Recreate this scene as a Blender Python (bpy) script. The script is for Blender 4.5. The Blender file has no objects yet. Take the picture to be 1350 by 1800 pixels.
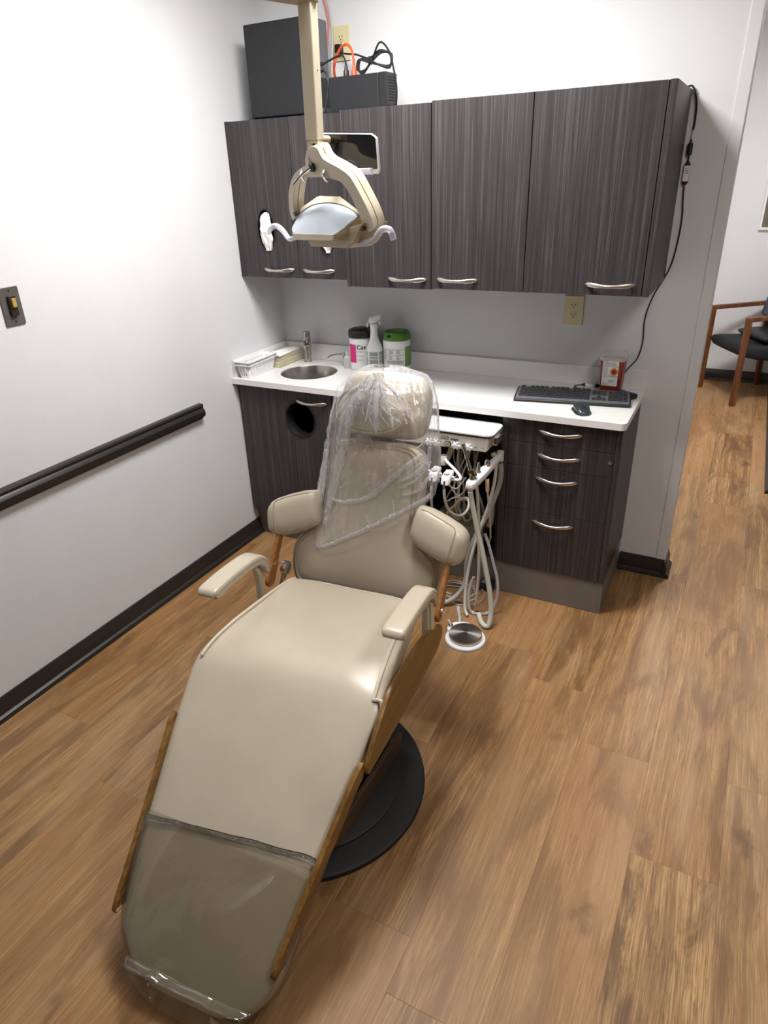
import bpy, bmesh, math, random
from mathutils import Vector, Matrix, noise
random.seed(11)
RAD = math.radians
PI = math.pi
sc = bpy.context.scene
COL = sc.collection
OFF = {}          # thing name -> offset subtracted from world coordinates of its parts


def V(*a):
    return Vector(a)


# ------------------------------------------------------------------ materials
def lin(c):
    out = []
    for x in c[:3]:
        x = x / 255.0
        out.append(x / 12.92 if x <= 0.04045 else ((x + 0.055) / 1.055) ** 2.4)
    return tuple(out) + (1.0,)


def nodes(name):
    m = bpy.data.materials.new(name)
    m.use_nodes = True
    nt = m.node_tree
    nt.nodes.clear()
    o = nt.nodes.new('ShaderNodeOutputMaterial')
    p = nt.nodes.new('ShaderNodeBsdfPrincipled')
    nt.links.new(p.outputs[0], o.inputs[0])
    return m, nt, p, o


def mat(name, col, rough=0.5, metal=0.0, var=0.06, scale=25.0, bump=0.0, bscale=180.0, spec=0.5, coat=0.0, stretch=(1, 1, 1)):
    m, nt, p, o = nodes(name)
    N, L = nt.nodes, nt.links
    tc = N.new('ShaderNodeTexCoord')
    mp = N.new('ShaderNodeMapping')
    mp.inputs['Scale'].default_value = stretch
    L.new(tc.outputs['Object'], mp.inputs[0])
    nz = N.new('ShaderNodeTexNoise')
    nz.inputs['Scale'].default_value = scale
    nz.inputs['Detail'].default_value = 4
    L.new(mp.outputs[0], nz.inputs['Vector'])
    rp = N.new('ShaderNodeValToRGB')
    c = lin(col)
    rp.color_ramp.elements[0].position = 0.3
    rp.color_ramp.elements[1].position = 0.7
    rp.color_ramp.elements[0].color = tuple(x * (1 - var) for x in c[:3]) + (1,)
    rp.color_ramp.elements[1].color = tuple(min(1, x * (1 + var)) for x in c[:3]) + (1,)
    L.new(nz.outputs['Fac'], rp.inputs[0])
    L.new(rp.outputs[0], p.inputs['Base Color'])
    p.inputs['Roughness'].default_value = rough
    p.inputs['Metallic'].default_value = metal
    p.inputs['Specular IOR Level'].default_value = spec
    p.inputs['Coat Weight'].default_value = coat
    if bump:
        nb = N.new('ShaderNodeTexNoise')
        nb.inputs['Scale'].default_value = bscale
        nb.inputs['Detail'].default_value = 3
        L.new(tc.outputs['Object'], nb.inputs['Vector'])
        b = N.new('ShaderNodeBump')
        b.inputs['Strength'].default_value = bump
        b.inputs['Distance'].default_value = 0.002
        L.new(nb.outputs['Fac'], b.inputs['Height'])
        L.new(b.outputs[0], p.inputs['Normal'])
    return m


def grain(name, cols, rough, sx, sz, axis='z', fine=1.0, bump=0.0, spec=0.4):
    """streaky wood: noise squeezed along the grain axis"""
    m, nt, p, o = nodes(name)
    N, L = nt.nodes, nt.links
    tc = N.new('ShaderNodeTexCoord')
    s = {'z': (sx, sx, sz), 'x': (sz, sx, sx), 'y': (sx, sz, sx)}[axis]
    fac = None
    for k, wgt in ((1.0, 0.6), (0.28, 0.4)):
        mp = N.new('ShaderNodeMapping')
        mp.inputs['Scale'].default_value = tuple(q * k for q in s)
        L.new(tc.outputs['Object'], mp.inputs[0])
        nz = N.new('ShaderNodeTexNoise')
        nz.inputs['Scale'].default_value = 1.0
        nz.inputs['Detail'].default_value = 5
        nz.inputs['Roughness'].default_value = 0.65
        L.new(mp.outputs[0], nz.inputs['Vector'])
        ml = N.new('ShaderNodeMath')
        ml.operation = 'MULTIPLY'
        ml.inputs[1].default_value = wgt
        L.new(nz.outputs['Fac'], ml.inputs[0])
        if fac is None:
            fac = ml
        else:
            ad = N.new('ShaderNodeMath')
            L.new(fac.outputs[0], ad.inputs[0])
            L.new(ml.outputs[0], ad.inputs[1])
            fac = ad
    rp = N.new('ShaderNodeValToRGB')
    cr = rp.color_ramp
    pos = [0.34, 0.5, 0.66]
    cr.elements[0].position = pos[0]
    cr.elements[0].color = lin(cols[0])
    cr.elements[1].position = pos[2]
    cr.elements[1].color = lin(cols[2])
    e = cr.elements.new(pos[1])
    e.color = lin(cols[1])
    L.new(fac.outputs[0], rp.inputs[0])
    L.new(rp.outputs[0], p.inputs['Base Color'])
    p.inputs['Roughness'].default_value = rough
    p.inputs['Specular IOR Level'].default_value = spec
    if bump:
        b = N.new('ShaderNodeBump')
        b.inputs['Strength'].default_value = bump
        b.inputs['Distance'].default_value = 0.001
        L.new(fac.outputs[0], b.inputs['Height'])
        L.new(b.outputs[0], p.inputs['Normal'])
    return m


def film(name, tint, base, fres, streak, rough, bump, bsc, stretch, through=(0.985, 0.985, 0.985), gloss=0.03):
    """clear plastic film: mostly transparent, glossier at grazing angles"""
    m, nt, p, o = nodes(name)
    N, L = nt.nodes, nt.links
    p.inputs['Base Color'].default_value = lin(tint)
    p.inputs['Roughness'].default_value = rough
    p.inputs['Specular IOR Level'].default_value = 0.8
    tr = N.new('ShaderNodeBsdfTransparent')
    tr.inputs[0].default_value = (*through, 1)
    mx = N.new('ShaderNodeMixShader')
    lw = N.new('ShaderNodeLayerWeight')
    lw.inputs['Blend'].default_value = 0.35
    tc = N.new('ShaderNodeTexCoord')
    mp = N.new('ShaderNodeMapping')
    mp.inputs['Scale'].default_value = stretch
    L.new(tc.outputs['Object'], mp.inputs[0])
    nz = N.new('ShaderNodeTexNoise')
    nz.inputs['Scale'].default_value = bsc
    nz.inputs['Detail'].default_value = 5
    nz.inputs['Distortion'].default_value = 1.2
    L.new(mp.outputs[0], nz.inputs['Vector'])
    b = N.new('ShaderNodeBump')
    b.inputs['Strength'].default_value = bump
    b.inputs['Distance'].default_value = 0.012
    L.new(nz.outputs['Fac'], b.inputs['Height'])
    L.new(b.outputs[0], p.inputs['Normal'])
    L.new(b.outputs[0], lw.inputs['Normal'])
    a = N.new('ShaderNodeMath')
    a.operation = 'MULTIPLY_ADD'
    a.inputs[1].default_value = fres
    a.inputs[2].default_value = base
    L.new(lw.outputs['Facing'], a.inputs[0])
    last = a
    if streak:
        rp = N.new('ShaderNodeMapRange')
        rp.inputs[1].default_value = 0.56
        rp.inputs[2].default_value = 0.74
        rp.inputs[3].default_value = 0.0
        rp.inputs[4].default_value = streak
        L.new(nz.outputs['Fac'], rp.inputs[0])
        ad = N.new('ShaderNodeMath')
        ad.use_clamp = True
        L.new(a.outputs[0], ad.inputs[0])
        L.new(rp.outputs[0], ad.inputs[1])
        last = ad
    L.new(last.outputs[0], mx.inputs[0])
    L.new(tr.outputs[0], mx.inputs[1])
    L.new(p.outputs[0], mx.inputs[2])
    gl = N.new('ShaderNodeBsdfGlossy')
    gl.inputs['Color'].default_value = (gloss, gloss, gloss, 1)
    gl.inputs['Roughness'].default_value = rough
    L.new(b.outputs[0], gl.inputs['Normal'])
    add = N.new('ShaderNodeAddShader')
    L.new(mx.outputs[0], add.inputs[0])
    L.new(gl.outputs[0], add.inputs[1])
    L.new(add.outputs[0], o.inputs[0])
    return m


def floor_material():
    m, nt, p, o = nodes('oak_plank_floor')
    N, L = nt.nodes, nt.links
    at = N.new('ShaderNodeAttribute')
    at.attribute_name = 'plank'
    uv = N.new('ShaderNodeUVMap')
    uv.uv_map = 'UVMap'

    def math_(op, a=None, b=None, c=None, clamp=False):
        n = N.new('ShaderNodeMath')
        n.operation = op
        n.use_clamp = clamp
        for i, x in enumerate((a, b, c)):
            if x is None:
                continue
            if isinstance(x, (int, float)):
                n.inputs[i].default_value = x
            else:
                L.new(x, n.inputs[i])
        return n.outputs[0]

    def vm(op, a, b):
        n = N.new('ShaderNodeVectorMath')
        n.operation = op
        for i, x in enumerate((a, b)):
            if isinstance(x, tuple):
                n.inputs[i].default_value = x
            else:
                L.new(x, n.inputs[i])
        return n.outputs[0]

    def tex(vec, scale, det=5, rough=0.55, dist=0.0):
        n = N.new('ShaderNodeTexNoise')
        n.inputs['Scale'].default_value = scale
        n.inputs['Detail'].default_value = det
        n.inputs['Roughness'].default_value = rough
        n.inputs['Distortion'].default_value = dist
        L.new(vec, n.inputs['Vector'])
        return n.outputs['Fac']

    def ramp(f, stops):
        n = N.new('ShaderNodeValToRGB')
        cr = n.color_ramp
        cr.elements[0].position, cr.elements[0].color = stops[0][0], lin(stops[0][1])
        cr.elements[1].position, cr.elements[1].color = stops[-1][0], lin(stops[-1][1])
        for q, c in stops[1:-1]:
            e = cr.elements.new(q)
            e.color = lin(c)
        L.new(f, n.inputs[0])
        return n.outputs[0]

    def rng(f, a, b, c, d):
        n = N.new('ShaderNodeMapRange')
        n.interpolation_type = 'SMOOTHSTEP'
        n.inputs[1].default_value, n.inputs[2].default_value = a, b
        n.inputs[3].default_value, n.inputs[4].default_value = c, d
        L.new(f, n.inputs[0])
        return n.outputs[0]

    def mixc(fac, a, b, mode='MIX'):
        n = N.new('ShaderNodeMix')
        n.data_type = 'RGBA'
        n.blend_type = mode
        if isinstance(fac, (int, float)):
            n.inputs[0].default_value = fac
        else:
            L.new(fac, n.inputs[0])
        for i, x in ((6, a), (7, b)):
            if isinstance(x, tuple):
                n.inputs[i].default_value = x
            else:
                L.new(x, n.inputs[i])
        return n.outputs[2]

    sp = N.new('ShaderNodeSeparateColor')
    L.new(at.outputs['Color'], sp.inputs[0])
    seed = vm('MULTIPLY', at.outputs['Color'], (31.0, 57.0, 83.0))
    p0 = vm('ADD', uv.outputs[0], seed)                       # metres, one patch of wood per plank
    # the grain bends round knots: warp x by a slow noise
    slow = tex(vm('MULTIPLY', p0, (5.0, 1.7, 1.0)), 1.0, 3, 0.5)
    sx = N.new('ShaderNodeSeparateXYZ')
    L.new(p0, sx.inputs[0])
    wx = math_('MULTIPLY_ADD', math_('SUBTRACT', slow, 0.5), 0.045, sx.outputs[0])
    cb = N.new('ShaderNodeCombineXYZ')
    L.new(wx, cb.inputs[0])
    L.new(sx.outputs[1], cb.inputs[1])
    L.new(sx.outputs[2], cb.inputs[2])
    pw = cb.outputs[0]
    broad = tex(vm('MULTIPLY', pw, (34.0, 0.9, 1.0)), 1.0, 5, 0.62)
    fine = tex(vm('MULTIPLY', pw, (250.0, 5.0, 1.0)), 1.0, 4, 0.65)
    tick = tex(vm('MULTIPLY', pw, (430.0, 16.0, 1.0)), 1.0, 3, 0.6)
    ring = N.new('ShaderNodeTexWave')
    ring.wave_type = 'BANDS'
    ring.bands_direction = 'X'
    ring.inputs['Scale'].default_value = 46.0
    ring.inputs['Distortion'].default_value = 14.0
    ring.inputs['Detail'].default_value = 3.0
    ring.inputs['Detail Scale'].default_value = 0.8
    L.new(vm('MULTIPLY', pw, (1.0, 0.07, 1.0)), ring.inputs['Vector'])
    base = ramp(broad, [(0.28, (112, 80, 47)), (0.42, (142, 106, 66)), (0.56, (166, 128, 83)), (0.72, (190, 153, 107))])
    base = mixc(rng(fine, 0.36, 0.60, 0.62, 0.0), base, lin((112, 79, 47)))
    base = mixc(rng(fine, 0.52, 0.70, 0.0, 0.40), base, lin((208, 174, 130)))
    base = mixc(rng(tick, 0.32, 0.47, 0.72, 0.0), base, lin((92, 63, 37)))
    # smoky brown patches and knots
    patch = tex(vm('MULTIPLY', p0, (9.5, 1.9, 1.0)), 1.0, 6, 0.62, 0.7)
    dark = rng(patch, 0.48, 0.63, 0.0, 1.0)
    base = mixc(math_('MULTIPLY', dark, 0.68), base, lin((84, 58, 35)))
    base = mixc(math_('MULTIPLY', rng(ring.outputs['Fac'], 0.45, 1.0, 0.0, 0.5), dark), base, lin((84, 58, 38)))
    grey = tex(vm('MULTIPLY', p0, (6.0, 1.6, 1.0)), 1.0, 3, 0.5)
    base = mixc(rng(grey, 0.50, 0.70, 0.0, 0.42), base, lin((176, 147, 116)))
    vo = N.new('ShaderNodeTexVoronoi')
    vo.inputs['Scale'].default_value = 1.0
    dn = N.new('ShaderNodeTexNoise')
    dn.inputs['Scale'].default_value = 22.0
    L.new(p0, dn.inputs['Vector'])
    L.new(vm('ADD', vm('MULTIPLY', p0, (6.2, 2.3, 1.0)), vm('MULTIPLY', dn.outputs['Color'], (0.45, 0.30, 0.0))), vo.inputs['Vector'])
    knot = rng(vo.outputs['Distance'], 0.0, 0.22, 0.9, 0.0)
    sc2 = N.new('ShaderNodeSeparateColor')
    L.new(vo.outputs['Color'], sc2.inputs[0])
    kon = rng(sc2.outputs[0], 0.55, 0.60, 0.0, 1.0)
    base = mixc(math_('MULTIPLY', knot, kon), base, lin((60, 40, 26)))
    # each plank its own tone
    base = mixc(rng(sp.outputs[0], 0.0, 1.0, 0.0, 0.44), base, lin((154, 108, 64)))
    base = mixc(rng(sp.outputs[1], 0.0, 1.0, 0.0, 0.26), base, lin((172, 138, 100)))
    # seams between planks
    sv = N.new('ShaderNodeUVMap')
    sv.uv_map = 'edge'
    se = N.new('ShaderNodeSeparateXYZ')
    L.new(sv.outputs[0], se.inputs[0])

    def edge(x, wdt):
        d = math_('MINIMUM', x, math_('SUBTRACT', 1.0, x))
        return rng(d, 0.0, wdt, 1.0, 0.0)
    seam = math_('MAXIMUM', edge(se.outputs[0], 0.007), edge(se.outputs[1], 0.0013))
    base = mixc(math_('MULTIPLY', seam, 0.26), base, lin((74, 50, 32)))
    L.new(base, p.inputs['Base Color'])
    p.inputs['Roughness'].default_value = 0.48
    p.inputs['Specular IOR Level'].default_value = 0.35
    hgt = math_('MULTIPLY_ADD', seam, -1.2, math_('MULTIPLY', fine, 0.5))
    b = N.new('ShaderNodeBump')
    b.inputs['Strength'].default_value = 0.25
    b.inputs['Distance'].default_value = 0.001
    L.new(hgt, b.inputs['Height'])
    L.new(b.outputs[0], p.inputs['Normal'])
    return m


M = {}
M['floor'] = floor_material()
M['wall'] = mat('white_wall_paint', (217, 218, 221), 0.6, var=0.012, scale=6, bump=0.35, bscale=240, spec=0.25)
M['wall_lowbounce'] = mat('low_bounce_wall_grey', (118, 116, 112), 0.6, var=0.012, scale=6, bump=0.35, bscale=240, spec=0.25)  # unseen walls greyed to lower the light bounced onto the chair and floor
M['ceil'] = mat('white_ceiling', (236, 236, 232), 0.8, var=0.01, bump=0.2, bscale=90)
M['trim'] = mat('white_gloss_trim', (230, 230, 228), 0.4, var=0.01)
M['blacktrim'] = mat('black_satin_trim', (40, 37, 36), 0.38, var=0.08, scale=12, spec=0.5)
M['lam'] = grain('dark_laminate', [(36, 32, 33), (53, 48, 50), (84, 79, 82)], 0.42, 300, 2.6, bump=0.1)
M['lamin'] = mat('dark_carcass', (20, 19, 19), 0.7)
M['toe'] = mat('grey_toe_kick', (112, 107, 101), 0.45, var=0.03)
M['quartz'] = mat('white_quartz', (228, 227, 226), 0.25, var=0.02, scale=260, spec=0.5)
M['steel'] = mat('brushed_steel', (186, 182, 178), 0.27, 1.0, var=0.05, scale=40, stretch=(1, 1, 12))
M['nickel'] = mat('satin_nickel', (206, 200, 192), 0.30, 1.0, var=0.03)
M['chrome'] = mat('chrome', (225, 225, 228), 0.10, 1.0, var=0.01)
M['leather'] = mat('tan_upholstery', (190, 179, 161), 0.30, var=0.035, scale=9, bump=0.12, bscale=520, spec=0.45)
M['pipe'] = mat('tan_piping', (202, 191, 172), 0.45, var=0.03)
M['oak'] = grain('honey_plywood', [(88, 60, 26), (120, 86, 40), (148, 110, 56)], 0.38, 90, 4, axis='y')
M['oakwarm'] = grain('warm_plywood', [(116, 72, 34), (150, 98, 50), (178, 124, 70)], 0.38, 90, 4, axis='y')
M['oakdark'] = grain('brown_plywood_skirt', [(52, 40, 30), (70, 54, 41), (92, 72, 55)], 0.45, 90, 4, axis='y')
M['black'] = mat('black_plastic', (26, 26, 27), 0.45, var=0.1)
M['blackmat'] = mat('black_rubber_mat', (22, 21, 21), 0.62, var=0.12, bump=0.2, bscale=300)
M['blackgloss'] = mat('black_glass', (13, 14, 18), 0.08, var=0.2, spec=0.6)
M['void'] = mat('black_interior', (9, 9, 9), 0.9)
M['casegrey'] = mat('charcoal_case', (25, 26, 30), 0.5, var=0.06, bump=0.15, bscale=500)
M['bezel'] = mat('grey_bezel', (92, 94, 99), 0.45)
M['white'] = mat('white_plastic', (234, 235, 238), 0.38, var=0.015)
M['whitesoft'] = mat('white_paper', (236, 236, 234), 0.8, var=0.02, bump=0.2, bscale=60)
M['offwhite'] = mat('offwhite_enamel', (212, 209, 198), 0.4, var=0.02)
M['hose'] = mat('grey_white_hose', (196, 194, 184), 0.42, var=0.03)
M['hosegrey'] = mat('grey_hose', (158, 156, 150), 0.40, var=0.04)
M['lamp'] = mat('beige_enamel', (206, 195, 172), 0.36, var=0.02)
M['lamp_shaded'] = mat('shaded_beige_enamel', (172, 154, 124), 0.4, var=0.03)  # the lamp's beige darkened, its shaded side put into the colour
M['ivory'] = mat('ivory_plate', (214, 204, 164), 0.42, var=0.02)
M['slot'] = mat('dark_slot', (28, 25, 22), 0.7)
M['greyplate'] = mat('brushed_grey_plate', (118, 116, 114), 0.38, 0.6, var=0.06)
M['brown'] = mat('dark_brown_plastic', (44, 34, 26), 0.4)
M['brass'] = mat('aged_ivory_toggle', (176, 150, 84), 0.4)
M['pink'] = mat('magenta_label', (214, 40, 128), 0.5, var=0.03)
M['green'] = mat('green_plastic', (74, 128, 36), 0.42, var=0.06)
M['greenlab'] = mat('green_label', (110, 146, 76), 0.55, var=0.04)
M['pipe_shaded'] = mat('tan_welt_shaded', (164, 150, 128), 0.5, var=0.03)  # piping tan darkened to paint in the shadow lines along the seams
M['label'] = mat('white_label', (226, 228, 226), 0.55, var=0.02)
M['ink'] = mat('grey_ink', (132, 132, 130), 0.7, var=0.1, scale=300)
M['inkblack'] = mat('black_ink', (30, 28, 28), 0.7)
M['redbin'] = mat('red_brown_plastic', (140, 50, 36), 0.35, var=0.05)
M['orange'] = mat('orange_disc', (222, 120, 34), 0.5)
M['orangecord'] = mat('orange_cord', (224, 84, 40), 0.45)
M['pinkcord'] = mat('pale_red_cord', (214, 120, 112), 0.45)
M['greycord'] = mat('light_grey_cord', (188, 186, 180), 0.5)
M['purple'] = mat('violet_switch', (76, 58, 168), 0.35)
M['kbgrey'] = mat('grey_keyboard_deck', (104, 106, 112), 0.42)
M['key'] = mat('black_key', (30, 30, 33), 0.45)
M['mouse'] = mat('dark_slate_plastic', (48, 54, 60), 0.2, spec=0.6)
M['bib'] = mat('cream_paper_stack', (206, 198, 172), 0.8, var=0.18, scale=60, stretch=(0.3, 0.3, 5))
M['walnut'] = grain('walnut_frame', [(72, 40, 20), (104, 62, 32), (136, 86, 48)], 0.4, 60, 5)
M['navy'] = mat('black_navy_fabric', (24, 26, 32), 0.75, var=0.2, scale=90, bump=0.4, bscale=300)
M['bluegrey'] = mat('blue_grey_fabric', (72, 78, 92), 0.8, var=0.25, scale=22, bump=0.4, bscale=260)
M['blackvinyl'] = mat('black_vinyl', (24, 24, 26), 0.4, var=0.1)
M['tile'] = mat('taupe_picture', (104, 96, 84), 0.6, var=0.2, scale=8)
M['khaki'] = mat('khaki_plastic', (142, 134, 112), 0.5, var=0.05)
M['dial'] = mat('pale_dial', (206, 200, 170), 0.4)
M['peach'] = mat('peach_plastic', (206, 170, 146), 0.45)
M['bag'] = film('clear_poly_bag', (240, 240, 246), 0.055, 0.45, 0.36, 0.12, 0.9, 14.0, (2.2, 2.2, 1.0), gloss=0.09)
M['fold'] = film('gathered_poly_fold', (240, 240, 246), 0.17, 0.5, 0.55, 0.16, 0.9, 26.0, (3.0, 3.0, 0.7))
M['vinyl'] = film('clear_vinyl', (150, 146, 134), 0.07, 0.22, 0.0, 0.06, 0.5, 6.0, (1.0, 0.8, 1.0), (0.66, 0.64, 0.58), 0.10)
M['hem'] = film('vinyl_hem', (96, 90, 78), 0.55, 0.2, 0.3, 0.3, 0.6, 60.0, (1, 1, 1))


def clear(name, tint, rough, alpha):
    return film(name, tint, alpha, 0.5, 0.0, rough, 0.02, 5.0, (1, 1, 1))


M['clear'] = clear('clear_acrylic', (206, 208, 222), 0.08, 0.34)
M['clearlid'] = clear('clear_lid', (226, 222, 218), 0.15, 0.45)
M['bottleclear'] = clear('cloudy_bottle', (214, 218, 214), 0.25, 0.45)
M['cleartube'] = clear('clear_tubing', (200, 200, 210), 0.1, 0.5)


def shield_material():
    m, nt, p, o = nodes('lamp_reflector_shield')
    N, L = nt.nodes, nt.links
    tc = N.new('ShaderNodeTexCoord')
    nz = N.new('ShaderNodeTexNoise')
    nz.inputs['Scale'].default_value = 7
    L.new(tc.outputs['Object'], nz.inputs['Vector'])
    rp = N.new('ShaderNodeValToRGB')
    rp.color_ramp.elements[0].color = lin((188, 204, 226))
    rp.color_ramp.elements[1].color = lin((226, 232, 240))
    L.new(nz.outputs['Fac'], rp.inputs[0])
    L.new(rp.outputs[0], p.inputs['Base Color'])
    p.inputs['Roughness'].default_value = 0.3
    p.inputs['Metallic'].default_value = 0.25
    p.inputs['Coat Weight'].default_value = 0.4
    return m


M['shield'] = shield_material()


# ------------------------------------------------------------------ mesh building
class B:
    def __init__(self):
        self.bm = bmesh.new()

    def face(self, vs):
        try:
            return self.bm.faces.new(vs)
        except ValueError:
            return None

    def box(self, a, b, mtx=None):
        x0, y0, z0 = (min(a[i], b[i]) for i in range(3))
        x1, y1, z1 = (max(a[i], b[i]) for i in range(3))
        co = [(x0, y0, z0), (x1, y0, z0), (x1, y1, z0), (x0, y1, z0), (x0, y0, z1), (x1, y0, z1), (x1, y1, z1), (x0, y1, z1)]
        vs = [self.bm.verts.new(mtx @ Vector(c) if mtx else c) for c in co]
        for f in ((0, 3, 2, 1), (4, 5, 6, 7), (0, 1, 5, 4), (1, 2, 6, 5), (2, 3, 7, 6), (3, 0, 4, 7)):
            self.face([vs[i] for i in f])
        return self

    def loft(self, rings, cap0=True, cap1=True, closed=True):
        R = [[self.bm.verts.new(p) for p in r] for r in rings]
        n = len(R[0])
        for i in range(len(R) - 1):
            for j in range(n if closed else n - 1):
                k = (j + 1) % n
                self.face([R[i][j], R[i][k], R[i + 1][k], R[i + 1][j]])
        for flag, ring in ((cap0, R[0]), (cap1, R[-1])):
            if flag:
                c = self.bm.verts.new(sum((v.co for v in ring), Vector()) / n)
                for j in range(n):
                    self.face([ring[j], ring[(j + 1) % n], c])
        return self

    def superloft(self, rows, p=4.0, n=32, cap=True):
        """rows: (centre, half axis A, half axis B) -> superellipse rings"""
        rings = []
        for c, A, Bx in rows:
            ring = []
            for k in range(n):
                t = 2 * PI * k / n
                cs, sn = math.cos(t), math.sin(t)
                ring.append(Vector(c) + Vector(A) * math.copysign(abs(cs) ** (2 / p), cs) + Vector(Bx) * math.copysign(abs(sn) ** (2 / p), sn))
            rings.append(ring)
        return self.loft(rings, cap, cap)

    def cyl(self, p0, p1, r0, r1=None, n=24, cap=True):
        p0, p1 = Vector(p0), Vector(p1)
        r1 = r0 if r1 is None else r1
        d = (p1 - p0).normalized()
        a = d.orthogonal().normalized()
        b = d.cross(a)
        rings = [[p + a * (r * math.cos(2 * PI * k / n)) + b * (r * math.sin(2 * PI * k / n)) for k in range(n)] for p, r in ((p0, r0), (p1, r1))]
        return self.loft(rings, cap, cap)

    def lathe(self, prof, origin=(0, 0, 0), axis='z', n=40, cap=True):
        o = Vector(origin)
        rings = []
        for r, h in prof:
            ring = []
            for k in range(n):
                c, s = r * math.cos(2 * PI * k / n), r * math.sin(2 * PI * k / n)
                ring.append(o + (Vector((c, s, h)) if axis == 'z' else Vector((c, h, s)) if axis == 'y' else Vector((h, c, s))))
            rings.append(ring)
        return self.loft(rings, cap, cap)

    def tube(self, pts, r, n=10, closed=False, smooth=6, ry=None, cap=True):
        pts = [Vector(p) for p in pts]
        if smooth > 1:
            pts = spline(pts, smooth, closed)
        rs = r if isinstance(r, (list, tuple)) else None
        m = len(pts)
        rings = []
        up = None
        for i, p in enumerate(pts):
            q0 = pts[(i - 1) % m] if closed or i > 0 else p
            q1 = pts[(i + 1) % m] if closed or i < m - 1 else p
            d = q1 - q0
            if d.length < 1e-9:
                d = Vector((0, 0, 1))
            d.normalize()
            if up is None:
                up = d.orthogonal().normalized()
            up = (up - d * up.dot(d))
            if up.length < 1e-6:
                up = d.orthogonal()
            up.normalize()
            b = d.cross(up)
            if rs:
                f = i / (m - 1) * (len(rs) - 1)
                j = min(int(f), len(rs) - 2)
                rr = rs[j] * (1 - (f - j)) + rs[j + 1] * (f - j)
            else:
                rr = r
            rings.append([p + up * (rr * math.cos(2 * PI * k / n)) + b * (rr * math.sin(2 * PI * k / n)) for k in range(n)])
        if closed:
            rings.append(rings[0])
            self.loft(rings, False, False)
            bmesh.ops.remove_doubles(self.bm, verts=self.bm.verts, dist=1e-6)
            return self
        return self.loft(rings, cap, cap)

    def ribbon(self, pts, wv, tv, smooth=6):
        """a bar of rectangular section swept along pts; wv, tv half-width and half-thickness vectors (or functions of t)"""
        pts = [Vector(p) for p in pts]
        if smooth > 1:
            pts = spline(pts, smooth, False)
        rings = []
        for i, p in enumerate(pts):
            t = i / (len(pts) - 1)
            w = Vector(wv(t) if callable(wv) else wv)
            h = Vector(tv(t) if callable(tv) else tv)
            rings.append([p + w + h, p - w + h, p - w - h, p + w - h])
        return self.loft(rings)

    def prism(self, outer, f, t, holes=()):
        """outline(s) in 2-D mapped by f(u,v,depth), thickness t, with holes"""
        def lvl(d):
            es, loops = [], []
            for lp in [outer] + list(holes):
                vs = [self.bm.verts.new(f(u, v, d)) for u, v in lp]
                loops.append(vs)
                for i in range(len(vs)):
                    es.append(self.bm.edges.new((vs[i], vs[(i + 1) % len(vs)])))
            if holes:
                bmesh.ops.triangle_fill(self.bm, use_beauty=True, use_dissolve=False, edges=es)
            else:
                self.face(loops[0])
            return loops
        a, b = lvl(0.0), lvl(t)
        for la, lb in zip(a, b):
            for i in range(len(la)):
                k = (i + 1) % len(la)
                self.face([la[i], la[k], lb[k], lb[i]])
        return self

    def pad(self, outline, f, t, r, crown=0.0, rings=5):
        """upholstered pad: closed 2-D outline, f(u,v,n); front at n=0, back at n=-t, edge radius r, gentle crown"""
        n = len(outline)
        P = [Vector((u, v)) for u, v in outline]
        area = sum(P[i].x * P[(i + 1) % n].y - P[(i + 1) % n].x * P[i].y for i in range(n))
        sg = 1 if area > 0 else -1
        nrm = []
        for i in range(n):
            d = (P[(i + 1) % n] - P[i - 1]).normalized()
            nrm.append(Vector((-d.y, d.x)) * sg)
        prof = []
        for k in range(rings + 1):
            a = PI / 2 * k / rings
            prof.append((r * (1 - math.sin(a)), -t + r * (1 - math.cos(a)) if False else -t + r - r * math.cos(a)))
        prof2 = []
        for k in range(rings + 1):
            a = PI / 2 * k / rings
            prof2.append((r * (1 - math.cos(a)), -r + r * math.sin(a)))
        lv = prof + prof2
        if crown:
            lv += [(r + 0.012, crown * 0.45), (r + 0.03, crown)]
        R = []
        for ins, dep in lv:
            R.append([self.bm.verts.new(f(*(P[i] + nrm[i] * ins), dep)) for i in range(n)])
        for i in range(len(R) - 1):
            for j in range(n):
                k = (j + 1) % n
                self.face([R[i][j], R[i][k], R[i + 1][k], R[i + 1][j]])
        for ring in (R[0], R[-1]):
            es = [self.bm.edges.get((ring[i], ring[(i + 1) % n])) for i in range(n)]
            bmesh.ops.triangle_fill(self.bm, use_beauty=True, edges=[e for e in es if e])
        return self

    def ball(self, c, r, n=20, m=12, s=(1, 1, 1)):
        c = Vector(c)
        rings = []
        for i in range(1, m):
            a = -PI / 2 + PI * i / m
            rings.append([c + Vector((r * s[0] * math.cos(a) * math.cos(2 * PI * k / n), r * s[1] * math.cos(a) * math.sin(2 * PI * k / n), r * s[2] * math.sin(a))) for k in range(n)])
        return self.loft(rings)

    def poly(self, pts, faces):
        vs = [self.bm.verts.new(p) for p in pts]
        for f in faces:
            self.face([vs[i] for i in f])
        return self


def spline(pts, k, closed):
    n = len(pts)
    out = []
    for i in range(n if closed else n - 1):
        g = lambda j: pts[j % n] if closed else pts[max(0, min(n - 1, j))]
        a, b, c, d = g(i - 1), g(i), g(i + 1), g(i + 2)
        for s in range(k):
            t = s / k
            out.append(0.5 * ((2 * b) + (c - a) * t + (2 * a - 5 * b + 4 * c - d) * t * t + (3 * b - a - 3 * c + d) * t ** 3))
    if not closed:
        out.append(pts[-1])
    return out


def root_of(o):
    while o.parent is not None:
        o = o.parent
    return o


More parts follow.
